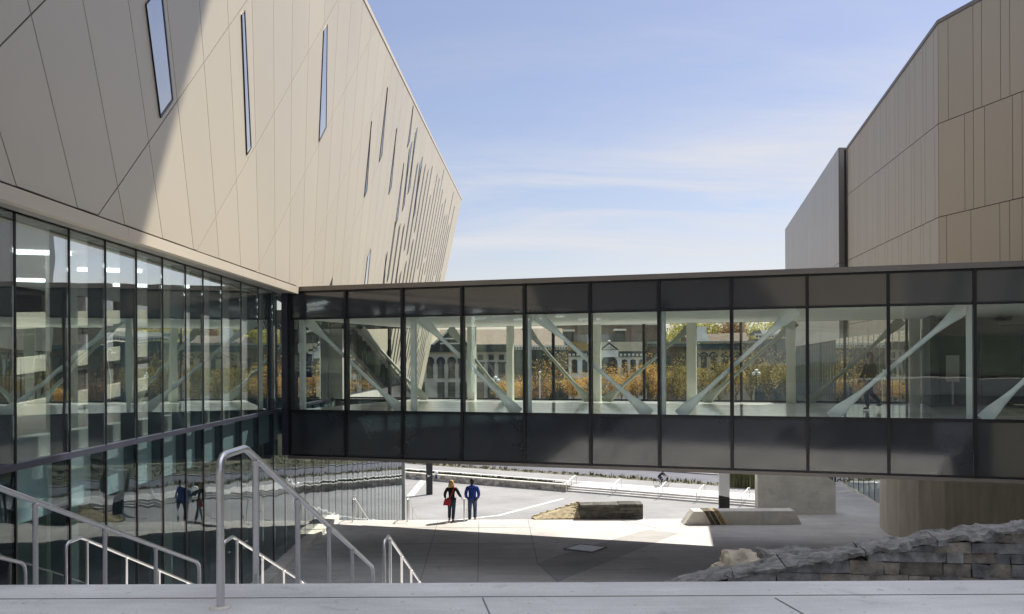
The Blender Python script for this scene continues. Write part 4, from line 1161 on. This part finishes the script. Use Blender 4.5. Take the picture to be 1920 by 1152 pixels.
# ------------------------------------------------------------------ planting
M['grass'] = mat('ornamental_grass', (.16, .17, .075), .8, var=.3, scale=.6, island=.5)
M['dry'] = mat('dry_grass', (.30, .25, .14), .8, var=.3, scale=.6, island=.4)
M['lawn'] = mat('lawn_green', (.07, .10, .035), .9, var=.3, scale=2, island=.3)
def blades(mb, c, n, h, spread, rr):
    for _ in range(n):
        a = rr.uniform(0, 6.283); r = rr.uniform(0, spread); b = Vector((c[0] + r * math.cos(a), c[1] + r * math.sin(a), c[2]))
        l = rr.uniform(.6, 1) * h; lean = rr.uniform(.05, .45) * l; w = rr.uniform(.02, .05) * 1.6
        d = Vector((math.cos(a), math.sin(a), 0)); s_ = Vector((-d.y, d.x, 0)).lerp(Vector((1, 0, 0)), rr.random()) * w
        m_ = b + d * lean * .4 + Vector((0, 0, l * .6)); t = b + d * lean + Vector((0, 0, l))
        mb.poly([b - s_, b + s_, m_ + s_ * .7, m_ - s_ * .7]); mb.poly([m_ - s_ * .7, m_ + s_ * .7, t])
rr = random.Random(13)
q = MB()
for k in range(520):
    q.m = 0 if rr.random() < .75 else 1
    blades(q, along(-60 + k * .23 + rr.uniform(-.1, .1), rr.uniform(8.8, 10.2), WZ - .05), 7, rr.choice((.2, .3, .4, .6)), .3, rr)
tag(q.build('roadside_grass', [M['grass'], M['dry']]), 'strip of clumped ornamental grass along the far road', 'grass', kind='stuff')
t_ = MB(); t_.obox(along(-90, 8.7, WZ - .12), fd * 190, fn * 1.6, (0, 0, .135))
struct('planting_bed', t_, M['earth'])
q = MB()
for k in range(700):
    blades(q, along(rr.uniform(-24, -1), rr.uniform(.5, 1.35), LZ + .55), 6, .22, .3, rr)
for k in range(500):
    blades(q, along(rr.uniform(-24, -3), rr.uniform(1.4, 3.0), WZ), 5, .2, .3, rr)
tag(q.build('lawn_strip', M['lawn']), 'short lawn behind the low rubble wall', 'grass', kind='stuff')
t_ = MB(); t_.obox(along(-24, .41, LZ), fd * 24, fn * .94, (0, 0, .56)); struct('lawn_bed', t_, M['earth'])

def leafmat(name, c1, c2, c3):
    m = bpy.data.materials.new(name); m.use_nodes = True; t = m.node_tree; b = t.nodes['Principled BSDF']; b.inputs['Roughness'].default_value = .7
    g = N(t, 'ShaderNodeNewGeometry'); cr = t.nodes.new('ShaderNodeValToRGB'); cr.color_ramp.elements[0].color = (*c1, 1); cr.color_ramp.elements[1].color = (*c3, 1)
    e = cr.color_ramp.elements.new(.5); e.color = (*c2, 1)
    L(t, g.outputs['Random Per Island'], cr.inputs[0]); L(t, cr.outputs[0], b.inputs['Base Color'])
    tl = N(t, 'ShaderNodeBsdfTranslucent'); L(t, cr.outputs[0], tl.inputs[0]); mx = N(t, 'ShaderNodeMixShader'); mx.inputs[0].default_value = .35
    L(t, b.outputs[0], mx.inputs[1]); L(t, tl.outputs[0], mx.inputs[2]); L(t, mx.outputs[0], t.nodes['Material Output'].inputs[0])
    return m
LM = dict(orange=leafmat('orange_leaves', (.42, .19, .035), (.72, .40, .06), (.80, .56, .12)), olive=leafmat('olive_leaves', (.18, .155, .03), (.30, .24, .045), (.55, .36, .07)),
          yellow=leafmat('yellow_green_leaves', (.25, .27, .05), (.50, .45, .07), (.70, .56, .08)), russet=leafmat('russet_leaves', (.16, .06, .03), (.30, .12, .05), (.45, .25, .08)), green=leafmat('green_leaves', (.02, .035, .012), (.035, .055, .018), (.06, .085, .03)))
M['bark'] = mat('bark', (.17, .135, .10), .9, var=.3, scale=8)
def tree(name, label, cat, base, h, rad, leaf, n, seed, group, bare=.35, lsize=.22):
    rr = random.Random(seed); o = thing(name, label, cat, tuple(base), group); base = Vector(base)
    q = MB(); tips = []
    q.tube([base - Vector((0, 0, .2)), base + Vector((rr.uniform(-.1, .1), 0, h * .3)), base + Vector((rr.uniform(-.3, .3), rr.uniform(-.3, .3), h * .62))], [h * .016, h * .012, h * .006], 7)
    for k in range(18):
        t = rr.uniform(.16, .6); s0 = base + Vector((0, 0, h * t)); a = rr.uniform(0, 6.283); r = rad * rr.uniform(.45, 1)
        e = base + Vector((math.cos(a) * r, math.sin(a) * r, h * min(1, t + rr.uniform(.18, .45)))); m_ = s0.lerp(e, .5) + Vector((0, 0, -h * .02))
        q.tube([s0, m_, e], [h * .006, h * .004, h * .0015], 5); tips += [(s0.lerp(e, .45), .5), (e, .6), (m_.lerp(e, .6), .55)]
        for j in range(5):
            e2 = m_ + Vector((rr.uniform(-.5, .5) * rad, rr.uniform(-.5, .5) * rad, h * rr.uniform(.1, .3))); q.tube([m_, e2], [h * .003, h * .001], 4); tips.append((e2, .5))
    q.build('trunk', M['bark'], o)
    q = MB(); zmax = base.z + h
    for k in range(n):
        c, sp = rr.choice(tips)
        p = c + Vector((rr.gauss(0, rad * .17), rr.gauss(0, rad * .17), rr.gauss(0, h * .05)))
        if (p.z - base.z) / h > 1 - bare and rr.random() < .8: continue
        d1 = Vector((rr.uniform(-1, 1), rr.uniform(-1, 1), rr.uniform(-1, 1))).normalized(); d2 = d1.orthogonal().normalized(); s_ = lsize * rr.uniform(.6, 1.2)
        q.poly([p - d1 * s_, p + d2 * s_ * .5, p + d1 * s_, p - d2 * s_ * .5])
    q.build('crown', LM[leaf], o)
    return o
tl = [(1005, 700, 'russet', .5), (1022, 690, 'orange', .4), (1046, 672, 'orange', .5), (1075, 705, 'orange', .2), (1106, 700, 'orange', .25), (1135, 700, 'orange', .2), (1165, 690, 'orange', .3), (1195, 700, 'orange', .2), (1216, 672, 'orange', .25), (1236, 690, 'orange', .2),
      (1262, 685, 'olive', .15), (1290, 670, 'olive', .25), (1318, 690, 'olive', .12), (1348, 680, 'olive', .15), (1380, 672, 'orange', .3), (1408, 665, 'olive', .25), (1440, 668, 'olive', .25), (1470, 672, 'olive', .2), (1500, 690, 'russet', .3), (1545, 705, 'russet', .3), (1600, 725, 'orange', .1), (1650, 715, 'russet', .3), (1700, 700, 'orange', .3), (945, 712, 'orange', .2), (965, 720, 'russet', .3), (690, 722, 'orange', .2), (985, 715, 'orange', .2)]
nm_ = dict(orange='golden orange', olive='olive green', russet='thin russet')
bld = dict(orange='street tree with golden orange autumn leaves, one of a row before the old houses', olive='street tree with olive green leaves, one of a row before the old houses', russet='thin street tree with russet leaves, one of a row before the old houses')
for i, (x, y, lf, bare) in enumerate(tl):
    yy = 150 + ((i * 7) % 5) * 3.0
    top = atY(x, y - 6 - (i * 37 % 11), yy); b = Vector((top.x, yy, HZ))
    tree('autumn_tree', bld[lf], 'tree', b, top.z - HZ, 2.3, lf, 2400 if lf != 'russet' else 1300, 100 + i, '%s street trees' % nm_[lf], bare, .15)
for i, (x, y, lf) in enumerate(((1245, 598, 'yellow'), (1285, 592, 'yellow'), (1330, 590, 'yellow'), (1362, 598, 'russet'), (1395, 596, 'yellow'), (1440, 592, 'yellow'), (1480, 598, 'yellow'), (1640, 600, 'yellow'), (1690, 598, 'yellow'))):
    yy = 215 + (i % 3) * 6; top = atY(x, y, yy); b = Vector((top.x, yy, HZ))
    tree('tall_tree', {'yellow': 'tall yellow green tree rising behind the roofs of the old houses', 'russet': 'russet tree rising behind the roofs of the old houses'}[lf], 'tree', b, top.z - HZ, 4.2, lf, 2200, 200 + i, 'trees behind the old houses' if lf == 'yellow' else None, .05, .42)
q = MB()
for k in range(3200):
    p = along(rr.uniform(-30, 60), rr.uniform(18.3, 22), WZ + rr.uniform(0, 1.2)); d1 = Vector((rr.uniform(-1, 1), rr.uniform(-1, 1), rr.uniform(-1, 1))).normalized(); d2 = d1.orthogonal().normalized(); s_ = .2
    q.poly([p - d1 * s_, p + d2 * s_ * .5, p + d1 * s_, p - d2 * s_ * .5])
tag(q.build('bank_undergrowth', LM['green']), 'dark green undergrowth on the bank beyond the road', 'undergrowth', kind='stuff')
for i, (x, y, ht) in enumerate(((1377, 913, 1.9), (1393, 914, 1.6), (1409, 915, 1.8))):
    b = atZ(x, y, WZ)
    rq = random.Random(60 + i); o = thing('shrub', ('tall reedy green shrub just right of the white pylon', 'tall reedy green shrub midway between the white pylon and the white wall', 'tall reedy green shrub against the left edge of the white wall')[i], 'shrub', tuple(b))
    q = MB(); blades(q, b, 240, ht * 1.05, .75, rq); q.build('foliage', M['grass'], o)

# ------------------------------------------------------------------ old houses across the street
YH = 178.0
def hx(x): return (x - CX) / F * YH
def hz(y, x=1150): return atY(x, y, YH).z
def win(par, x0, x1, y0, y1, m_fr, arch=False, hood=None, m_pane=None):
    """window given by picture columns and rows"""
    a, b, zt, zb_ = hx(x0), hx(x1), hz(y0, x0), hz(y1, x0); w = b - a
    pts = [(a, zb_), (b, zb_), (b, zt)]
    if arch:
        pts = [(a, zb_), (b, zb_)] + [((a + b) / 2 + w / 2 * math.cos(t * math.pi / 8), zt - w / 2 * arch + w / 2 * arch * math.sin(t * math.pi / 8)) for t in range(9)]
    else: pts.append((a, zt))
    c = Vector(((a + b) / 2, 0, (zt + zb_) / 2))
    q = MB(); big = [(c.x + (x - c.x) * 1.14, YH - .03, c.z + (z - c.z) * 1.07) for x, z in pts]; q.prism(big, (0, -.07, 0))
    q.box(a - w * .14, b + w * .14, YH - .22, YH - .03, zb_ - .22, zb_ - .06)
    if hood:
        q2 = MB(); q2.prism([((c.x + (x - c.x) * 1.3), YH - .03, c.z + (z - c.z) * 1.12) for x, z in pts if z > c.z], (0, -.05, 0))
    f = q.build('window', m_fr, par)
    q = MB(); q.prism([(x, YH - .11, z) for x, z in pts], (0, -.02, 0)); q.build('pane', m_pane or M['house_glass'], f)
    q = MB(); q.box(a, b, YH - .16, YH - .131, c.z - .06, c.z + .06); q.build('meeting_rail', m_fr, f)
def wallb(par, x0, x1, ytop, m, name='wall', depth=14, yf=0.0):
    q = MB(); q.box(hx(x0) + .01, hx(x1) - .01, YH + yf, YH + depth, HZ - 1, hz(ytop, x0)); return q.build(name, m, par)
def cornice(par, x0, x1, y0, y1, m, out=.5, m2=None, nb=0):
    q = MB(); q.box(hx(x0), hx(x1), YH - out, YH - .01, hz(y1, x0), hz(y0, x0)); o = q.build('cornice', m, par)
    if nb:
        q = MB(); w = (hx(x1) - hx(x0)) / nb; h = hz(y0, x0) - hz(y1, x0)
        for k in range(nb): q.box(hx(x0) + w * (k + .2), hx(x0) + w * (k + .8), YH - out - .06, YH - out + .02, hz(y1, x0) + h * .12, hz(y1, x0) + h * .55)
        q.build('dentils', m2, o)
HM = dict(grey=mat('grey_painted_masonry', (.52, .50, .45), .85, var=.12, scale=.5), dark=mat('charcoal_brick', (.04, .05, .05), .85, var=.2, scale=.5), white=mat('white_painted_brick', (.88, .89, .91), .8, var=.06, scale=.5),
          brown=mat('brown_brick', (.17, .12, .09), .9, var=.2, scale=.6), stone=mat('buff_stone', (.50, .46, .36), .85, var=.12, scale=.5), slate=mat('slate_blue_brick', (.075, .095, .115), .85, var=.2, scale=.4),
          trim=mat('dark_trim', (.03, .034, .036), .7), wtrim=mat('white_trim', (.70, .70, .68), .7), sage=mat('sage_cornice', (.27, .30, .27), .7), ochre=mat('ochre_roof', (.36, .24, .06), .8, var=.1), beige=mat('beige_roof', (.52, .47, .34), .85, var=.08), door=mat('brown_door', (.10, .06, .03), .6))
def tilemat():
    m = bpy.data.materials.new('brown_roof_tiles'); m.use_nodes = True; t = m.node_tree; b = t.nodes['Principled BSDF']; b.inputs['Roughness'].default_value = .85
    co = N(t, 'ShaderNodeTexCoord'); br = t.nodes.new('ShaderNodeTexBrick'); L(t, co.outputs['Object'], br.inputs['Vector'])
    mpn = N(t, 'ShaderNodeMapping'); mpn.inputs['Rotation'].default_value = (R(90), 0, 0); L(t, co.outputs['Object'], mpn.inputs[0]); L(t, mpn.outputs[0], br.inputs['Vector'])
    br.inputs['Color1'].default_value = (.30, .22, .16, 1); br.inputs['Color2'].default_value = (.40, .32, .25, 1); br.inputs['Mortar'].default_value = (.10, .07, .055, 1); br.inputs['Scale'].default_value = 1.1; br.inputs['Mortar Size'].default_value = .05
    L(t, br.outputs[0], b.inputs['Base Color']); return m
HM['tile'] = tilemat()
def pitched(par, x0, x1, yt, yb, back=7):
    z0, z1 = hz(yb, x0), hz(yt, x0)
    q = MB(); q.hexa([(hx(x0), YH - .6, z0), (hx(x1), YH - .6, z0), (hx(x1), YH + 2 * back, z0), (hx(x0), YH + 2 * back, z0)], [(hx(x0), YH + back - .05, z1), (hx(x1), YH + back - .05, z1), (hx(x1), YH + back + .05, z1), (hx(x0), YH + back + .05, z1)])
    return q.build('roof', HM['tile'], par)
h1 = thing('grey_house', 'long grey masonry house with arched window hoods and brown tiled roof', 'house', (hx(860), YH, HZ))
wallb(h1, 700, 952, 660, HM['grey']); cornice(h1, 698, 953, 647, 661, HM['trim'], .7); pitched(h1, 820, 953, 616, 648)
q = MB(); q.prism([(hx(808), YH - .2, hz(650)), (hx(884), YH - .2, hz(650)), (hx(847), YH - .2, hz(615))], (0, 8, 0)); gb = q.build('gable', HM['dark'], h1)
q = MB(); q.bar((hx(806), YH - .4, hz(650)), (hx(847), YH - .4, hz(613.5)), .3, .35); q.bar((hx(888), YH - .4, hz(650)), (hx(847), YH - .4, hz(613.5)), .3, .36); q.bar((hx(826), YH - .3, hz(643)), (hx(868), YH - .3, hz(643)), .2, .25); q.bar((hx(833), YH - .32, hz(634)), (hx(861), YH - .32, hz(634)), .2, .25); q.build('bargeboard', HM['wtrim'], gb)
for x in (786, 806, 826.7, 846.8, 866): win(h1, x - 5.3, x + 5.3, 681, 707, HM['dark'], m_pane=None if x != 826.7 else None)
for x in (806, 826.7, 846.8, 866):
    q = MB(); q.prism([(hx(x - 8), YH - .01, hz(681)), (hx(x + 8), YH - .01, hz(681))] + [(hx(x) + (hx(x + 8) - hx(x)) * math.cos(t * math.pi / 8), YH - .01, hz(676) + .85 * math.sin(t * math.pi / 8)) for t in range(9)], (0, -.12, 0)); q.build('window_hood', HM['trim'], h1)
for x in (901, 921, 940.6):
    win(h1, x - 5.3, x + 5.3, 681, 706, HM['dark'])
    q = MB(); q.box(hx(x - 8), hx(x + 8), YH - .2, YH - .01, hz(681), hz(678)); q.box(hx(x - 5), hx(x + 5), YH - .14, YH - .01, hz(674), hz(664)); q.build('window_hood', HM['trim'], h1)
for x in (790, 826.7, 846.8, 868, 901, 921, 940): win(h1, x - 5.8, x + 5.8, 718, 747, HM['dark'], m_pane=HM['door'] if x in (901,) else None)
h2 = thing('charcoal_house', 'charcoal brick house with white dentil cornice and brown tiled roof', 'house', (hx(1010), YH, HZ))
wallb(h2, 953, 1065, 656, HM['dark']); cornice(h2, 953, 1064, 648, 656, HM['wtrim'], .6, HM['trim'], 22); pitched(h2, 954, 1058, 614, 648)
for x in (975, 1000, 1025, 1050): win(h2, x - 5, x + 5, 684, 712, HM['trim'], m_pane=HM['door'] if x == 1025 else None)
h3 = thing('white_house', 'white painted house with dark bracketed cornice and lettered pediment', 'house', (hx(1138), YH, HZ))
wallb(h3, 1066, 1212, 668, HM['white'])
cornice(h3, 1064, 1124, 659, 669, HM['trim'], .5, HM['wtrim'], 8); cornice(h3, 1160, 1213, 659, 669, HM['trim'], .5, HM['wtrim'], 7)
q = MB(); q.box(hx(1125), hx(1159), YH - .35, YH + .5, hz(670), hz(657)); q.build('pediment_base', HM['white'], h3)
q = MB(); q.prism([(hx(1123), YH - .5, hz(656.5)), (hx(1161), YH - .5, hz(656.5)), (hx(1142), YH - .5, hz(642))], (0, .9, 0)); pd = q.build('pediment', HM['trim'], h3)
q = MB(); q.prism([(hx(1129), YH - .53, hz(655.6)), (hx(1154.5), YH - .53, hz(655.6)), (hx(1142), YH - .53, hz(646))], (0, .02, 0)); q.build('tympanum', HM['wtrim'], pd)
for i, (ch, x, y) in enumerate((('C', 1135.2, 653.6), ('L', 1138, 652.3), ('E', 1141, 651.4), ('M', 1144.6, 652.0), ('A', 1147.6, 653.8))):
    text(ch, .34, (hx(x), YH - .545, hz(y)), (1, 0, 0), 'lettering', HM['trim'], pd)
q = MB(); q.ball((hx(1142), YH - .1, hz(640.5)), .3, sc=(1, 1, .8)); q.build('finial', HM['wtrim'], pd)
win(h3, 1129, 1156, 668.5, 699, HM['trim'], arch=1.0)
for x in (1077, 1097, 1171, 1187, 1203): win(h3, x - 4.6, x + 4.6, 675, 697, HM['trim'], arch=.5)
for x in (1077, 1097, 1130, 1155, 1187, 1203): win(h3, x - 4.6, x + 4.6, 711, 740, HM['trim'], arch=.5)
q = MB(); q.box(hx(1066), hx(1110), YH + 1, YH + 13, hz(657), hz(641)); q.build('ochre_roof', HM['ochre'], h3)
q = MB(); q.box(hx(1110.5), hx(1212), YH + 2, YH + 13, hz(660), hz(641)); q.build('flat_roof', HM['beige'], h3)
h4 = thing('brown_house', 'narrow brown brick house with sage green cornice', 'house', (hx(1250), YH, HZ))
wallb(h4, 1213, 1287, 650, HM['brown']); cornice(h4, 1213, 1287, 641, 650, HM['sage'], .6, HM['trim'], 22)
for x in (1228, 1252, 1276): win(h4, x - 4.8, x + 4.8, 669, 692, HM['trim'])
h5 = thing('stone_house', 'buff stone house with arched hoods over its windows and sage roof edge', 'house', (hx(1350), YH, HZ))
wallb(h5, 1287.5, 1415, 655, HM['stone']); cornice(h5, 1286, 1416, 645, 656, HM['slate'], .6); q = MB(); q.box(hx(1286), hx(1416), YH - .9, YH + 1, hz(644.5), hz(641)); q.build('roof_edge', HM['sage'], h5)
for x in (1304, 1319.5, 1338, 1360.5, 1380, 1400):
    win(h5, x - 4.5, x + 4.5, 667, 692, HM['trim'], arch=.9)
    q = MB(); q.tube([(hx(x) + .75 * math.cos(t * math.pi / 10), YH - .1, hz(670) + .75 * math.sin(t * math.pi / 10)) for t in range(11)], .16, 6); q.build('window_hood', HM['slate'], h5)
q = MB(); q.hexa([(hx(1312), YH + 3, hz(640)), (hx(1335), YH + 3, hz(640)), (hx(1335), YH + 6, hz(640)), (hx(1312), YH + 6, hz(640))], [(hx(1316), YH + 3.5, hz(612)), (hx(1331), YH + 3.5, hz(612)), (hx(1331), YH + 5.5, hz(612)), (hx(1316), YH + 5.5, hz(612))]); tag(q.build('roof_housing', HM['wtrim']), 'white tapered sheet metal housing on the roof of the buff stone house', 'roof housing')
q = MB(); q.hexa([(hx(1300), YH + 5, hz(641)), (hx(1420), YH + 5, hz(641)), (hx(1420), YH + 14, hz(641)), (hx(1300), YH + 14, hz(641))], [(hx(1300), YH + 9, hz(627)), (hx(1420), YH + 9, hz(622)), (hx(1420), YH + 12, hz(622)), (hx(1300), YH + 12, hz(627))]); q.build('roof', HM['brown'], h5)
h6 = thing('slate_house', 'slate blue house with bracketed white cornice behind olive trees', 'house', (hx(1470), YH, HZ))
wallb(h6, 1416, 1532, 636, HM['slate']); cornice(h6, 1415, 1533, 626, 634, HM['wtrim'], .6, HM['trim'], 20)
for x in (1438, 1464, 1490, 1516): win(h6, x - 5, x + 5, 656, 684, HM['trim'])
q = MB(); q.hexa([(hx(1432), YH + 1, hz(627)), (hx(1532), YH + 1, hz(627)), (hx(1532), YH + 12, hz(627)), (hx(1432), YH + 12, hz(627))], [(hx(1436), YH + 4, hz(619)), (hx(1528), YH + 4, hz(617)), (hx(1528), YH + 9, hz(617)), (hx(1436), YH + 9, hz(619))]); q.build('roof', HM['trim'], h6)
h7 = thing('brick_hall', 'brown hall with a wide shingled upper storey at the right end of the old row', 'house', (hx(1640), YH, HZ))
wallb(h7, 1533, 1780, 640, HM['brown']); q = MB(); q.box(hx(1533), hx(1780), YH - .4, YH - .02, hz(641), hz(610)); q.build('shingle_band', HM['tile'], h7); cornice(h7, 1533, 1780, 641, 650, HM['slate'], .6)
for x in range(1555, 1770, 24): win(h7, x - 5, x + 5, 662, 735, HM['trim'])
h0 = thing('brick_block', 'plain dark brick block rising behind the white house', 'house', (hx(1170), YH + 30, HZ))
q = MB(); f_ = (YH + 30) / YH; q.box(hx(1046) * f_, hx(1238) * f_, YH + 30, YH + 45, HZ, EYE + (680 - 611) / F * (YH + 30)); q.build('wall', HM['brown'], h0)
q = MB(); q.box(hx(1046) * f_, hx(1238) * f_, YH + 29.7, YH + 45, EYE + (680 - 611) / F * (YH + 30) + .01, EYE + (680 - 609) / F * (YH + 30) + .2); q.build('coping', HM['wtrim'], h0)
HMu = mat('grey_sheet_metal', (.20, .22, .24), .5, .4, var=.1)
for i, (x0, x1, y0, y1) in enumerate(((1059, 1081, 619, 640), (1162, 1181, 618, 640))):
    o = thing('rooftop_unit', ('dark rooftop air unit with white cap above the ochre roof', 'dark rooftop air unit with white cap right of the pediment')[i], 'air unit', (hx((x0 + x1) / 2), YH + 8, hz(y1)), 'rooftop air units')
    q = MB(); q.box(hx(x0), hx(x1), YH + 7, YH + 9.5, hz(y1), hz(y0)); q.build('housing', HM['trim'], o); q = MB(); q.box(hx(x0) - .15, hx(x1) + .15, YH + 6.8, YH + 9.7, hz(y0), hz(y0) + .35); q.build('cap', HM['wtrim'], o)
q = MB(); q.box(hx(1083), hx(1160), YH + 9, YH + 12, hz(641), hz(625)); tag(q.build('roof_duct', HMu), 'long grey sheet metal duct between the two rooftop air units', 'duct')

# three-globe street lamps
def lamp(label, x, y, yy):
    t = atY(x, y, yy); o = thing('street_lamp', label, 'street lamp', (t.x, yy, HZ), 'three globe street lamps')
    q = MB(); q.lathe((t.x, yy, HZ), [(.0, 0), (.22, 0), (.2, .3), (.1, .5), (.065, 1.2), (.055, t.z - HZ - .35)], 10); q.tube([(t.x - .38, yy, t.z - .12), (t.x - .2, yy, t.z - .36), (t.x, yy, t.z - .40), (t.x + .2, yy, t.z - .36), (t.x + .38, yy, t.z - .12)], .045, 6); q.tube([(t.x, yy, t.z - .45), (t.x, yy, t.z + .2)], .05, 6); q.build('pole', M['black'], o)
    for dx, dz in ((-.38, 0), (.38, 0), (0, .42)):
        q = MB(); q.ball((t.x + dx, yy, t.z + dz), .27, 12, 8); q.build('globe', M['white'], o, smooth=True)
lamp('three globe street lamp before the grey masonry house', 929, 714, 135)
lamp('three globe street lamp among the olive trees', 1418, 701, 135)
lamp('three globe street lamp before the brown hall, seen right of the walker', 1658, 714, 135)
t = atY(1494, 655, 140)
o = thing('hooked_lamp', 'white hook shaped street lamp in front of the slate blue house', 'street lamp', (t.x, 140, HZ))
q = MB(); q.tube([(t.x, 140, HZ), (t.x, 140, t.z)] + [(t.x - .45 + .45 * math.cos(a * math.pi / 8), 140, t.z + .5 * math.sin(a * math.pi / 8)) for a in range(0, 8)] , .08, 8); q.build('pole', M['white'], o)
q = MB(); q.ball((t.x - .88, 140, t.z - .02), .2, 10, 6, (1.3, 1, .7)); q.build('lamp_head', M['white'], o)
t = atY(1012, 700, 140)
o = thing('banner_pole', 'slim white pole with finial in front of the charcoal house', 'pole', (t.x, 140, HZ))
q = MB(); q.tube([(t.x, 140, HZ), (t.x, 140, t.z)], .09, 8); q.ball((t.x, 140, t.z + .1), .2, 8, 6); q.build('shaft', M['white'], o)

# building facing the bridge from behind the viewer: only its reflection is in the photograph
M['civic_win'] = mat('dull_green_glazing', (.13, .155, .14), .6, var=.2)
cb = thing('civic_block', 'broad grey block with slanted window strips facing the footbridge, seen in its glass', 'building', (10, -36, 0))
q = MB(); q.box(-7, 70, -52, -36, -1, 17); q.build('wall', mat('grey_precast', (.24, .237, .23), .8, var=.1, scale=.3), cb)
for k in range(16):
    x = -4 + k * 4.4
    q = MB(); q.prism([(x, -35.9, 5), (x + 1.1, -35.9, 5), (x + 3.6, -35.9, 14), (x + 2.5, -35.9, 14)], (0, .1, 0)); q.build('window', M['civic_win'], cb)
q = MB(); q.box(-6, 69, -35.95, -35.7, .3, 3.6); q.build('ground_glazing', M['civic_win'], cb)
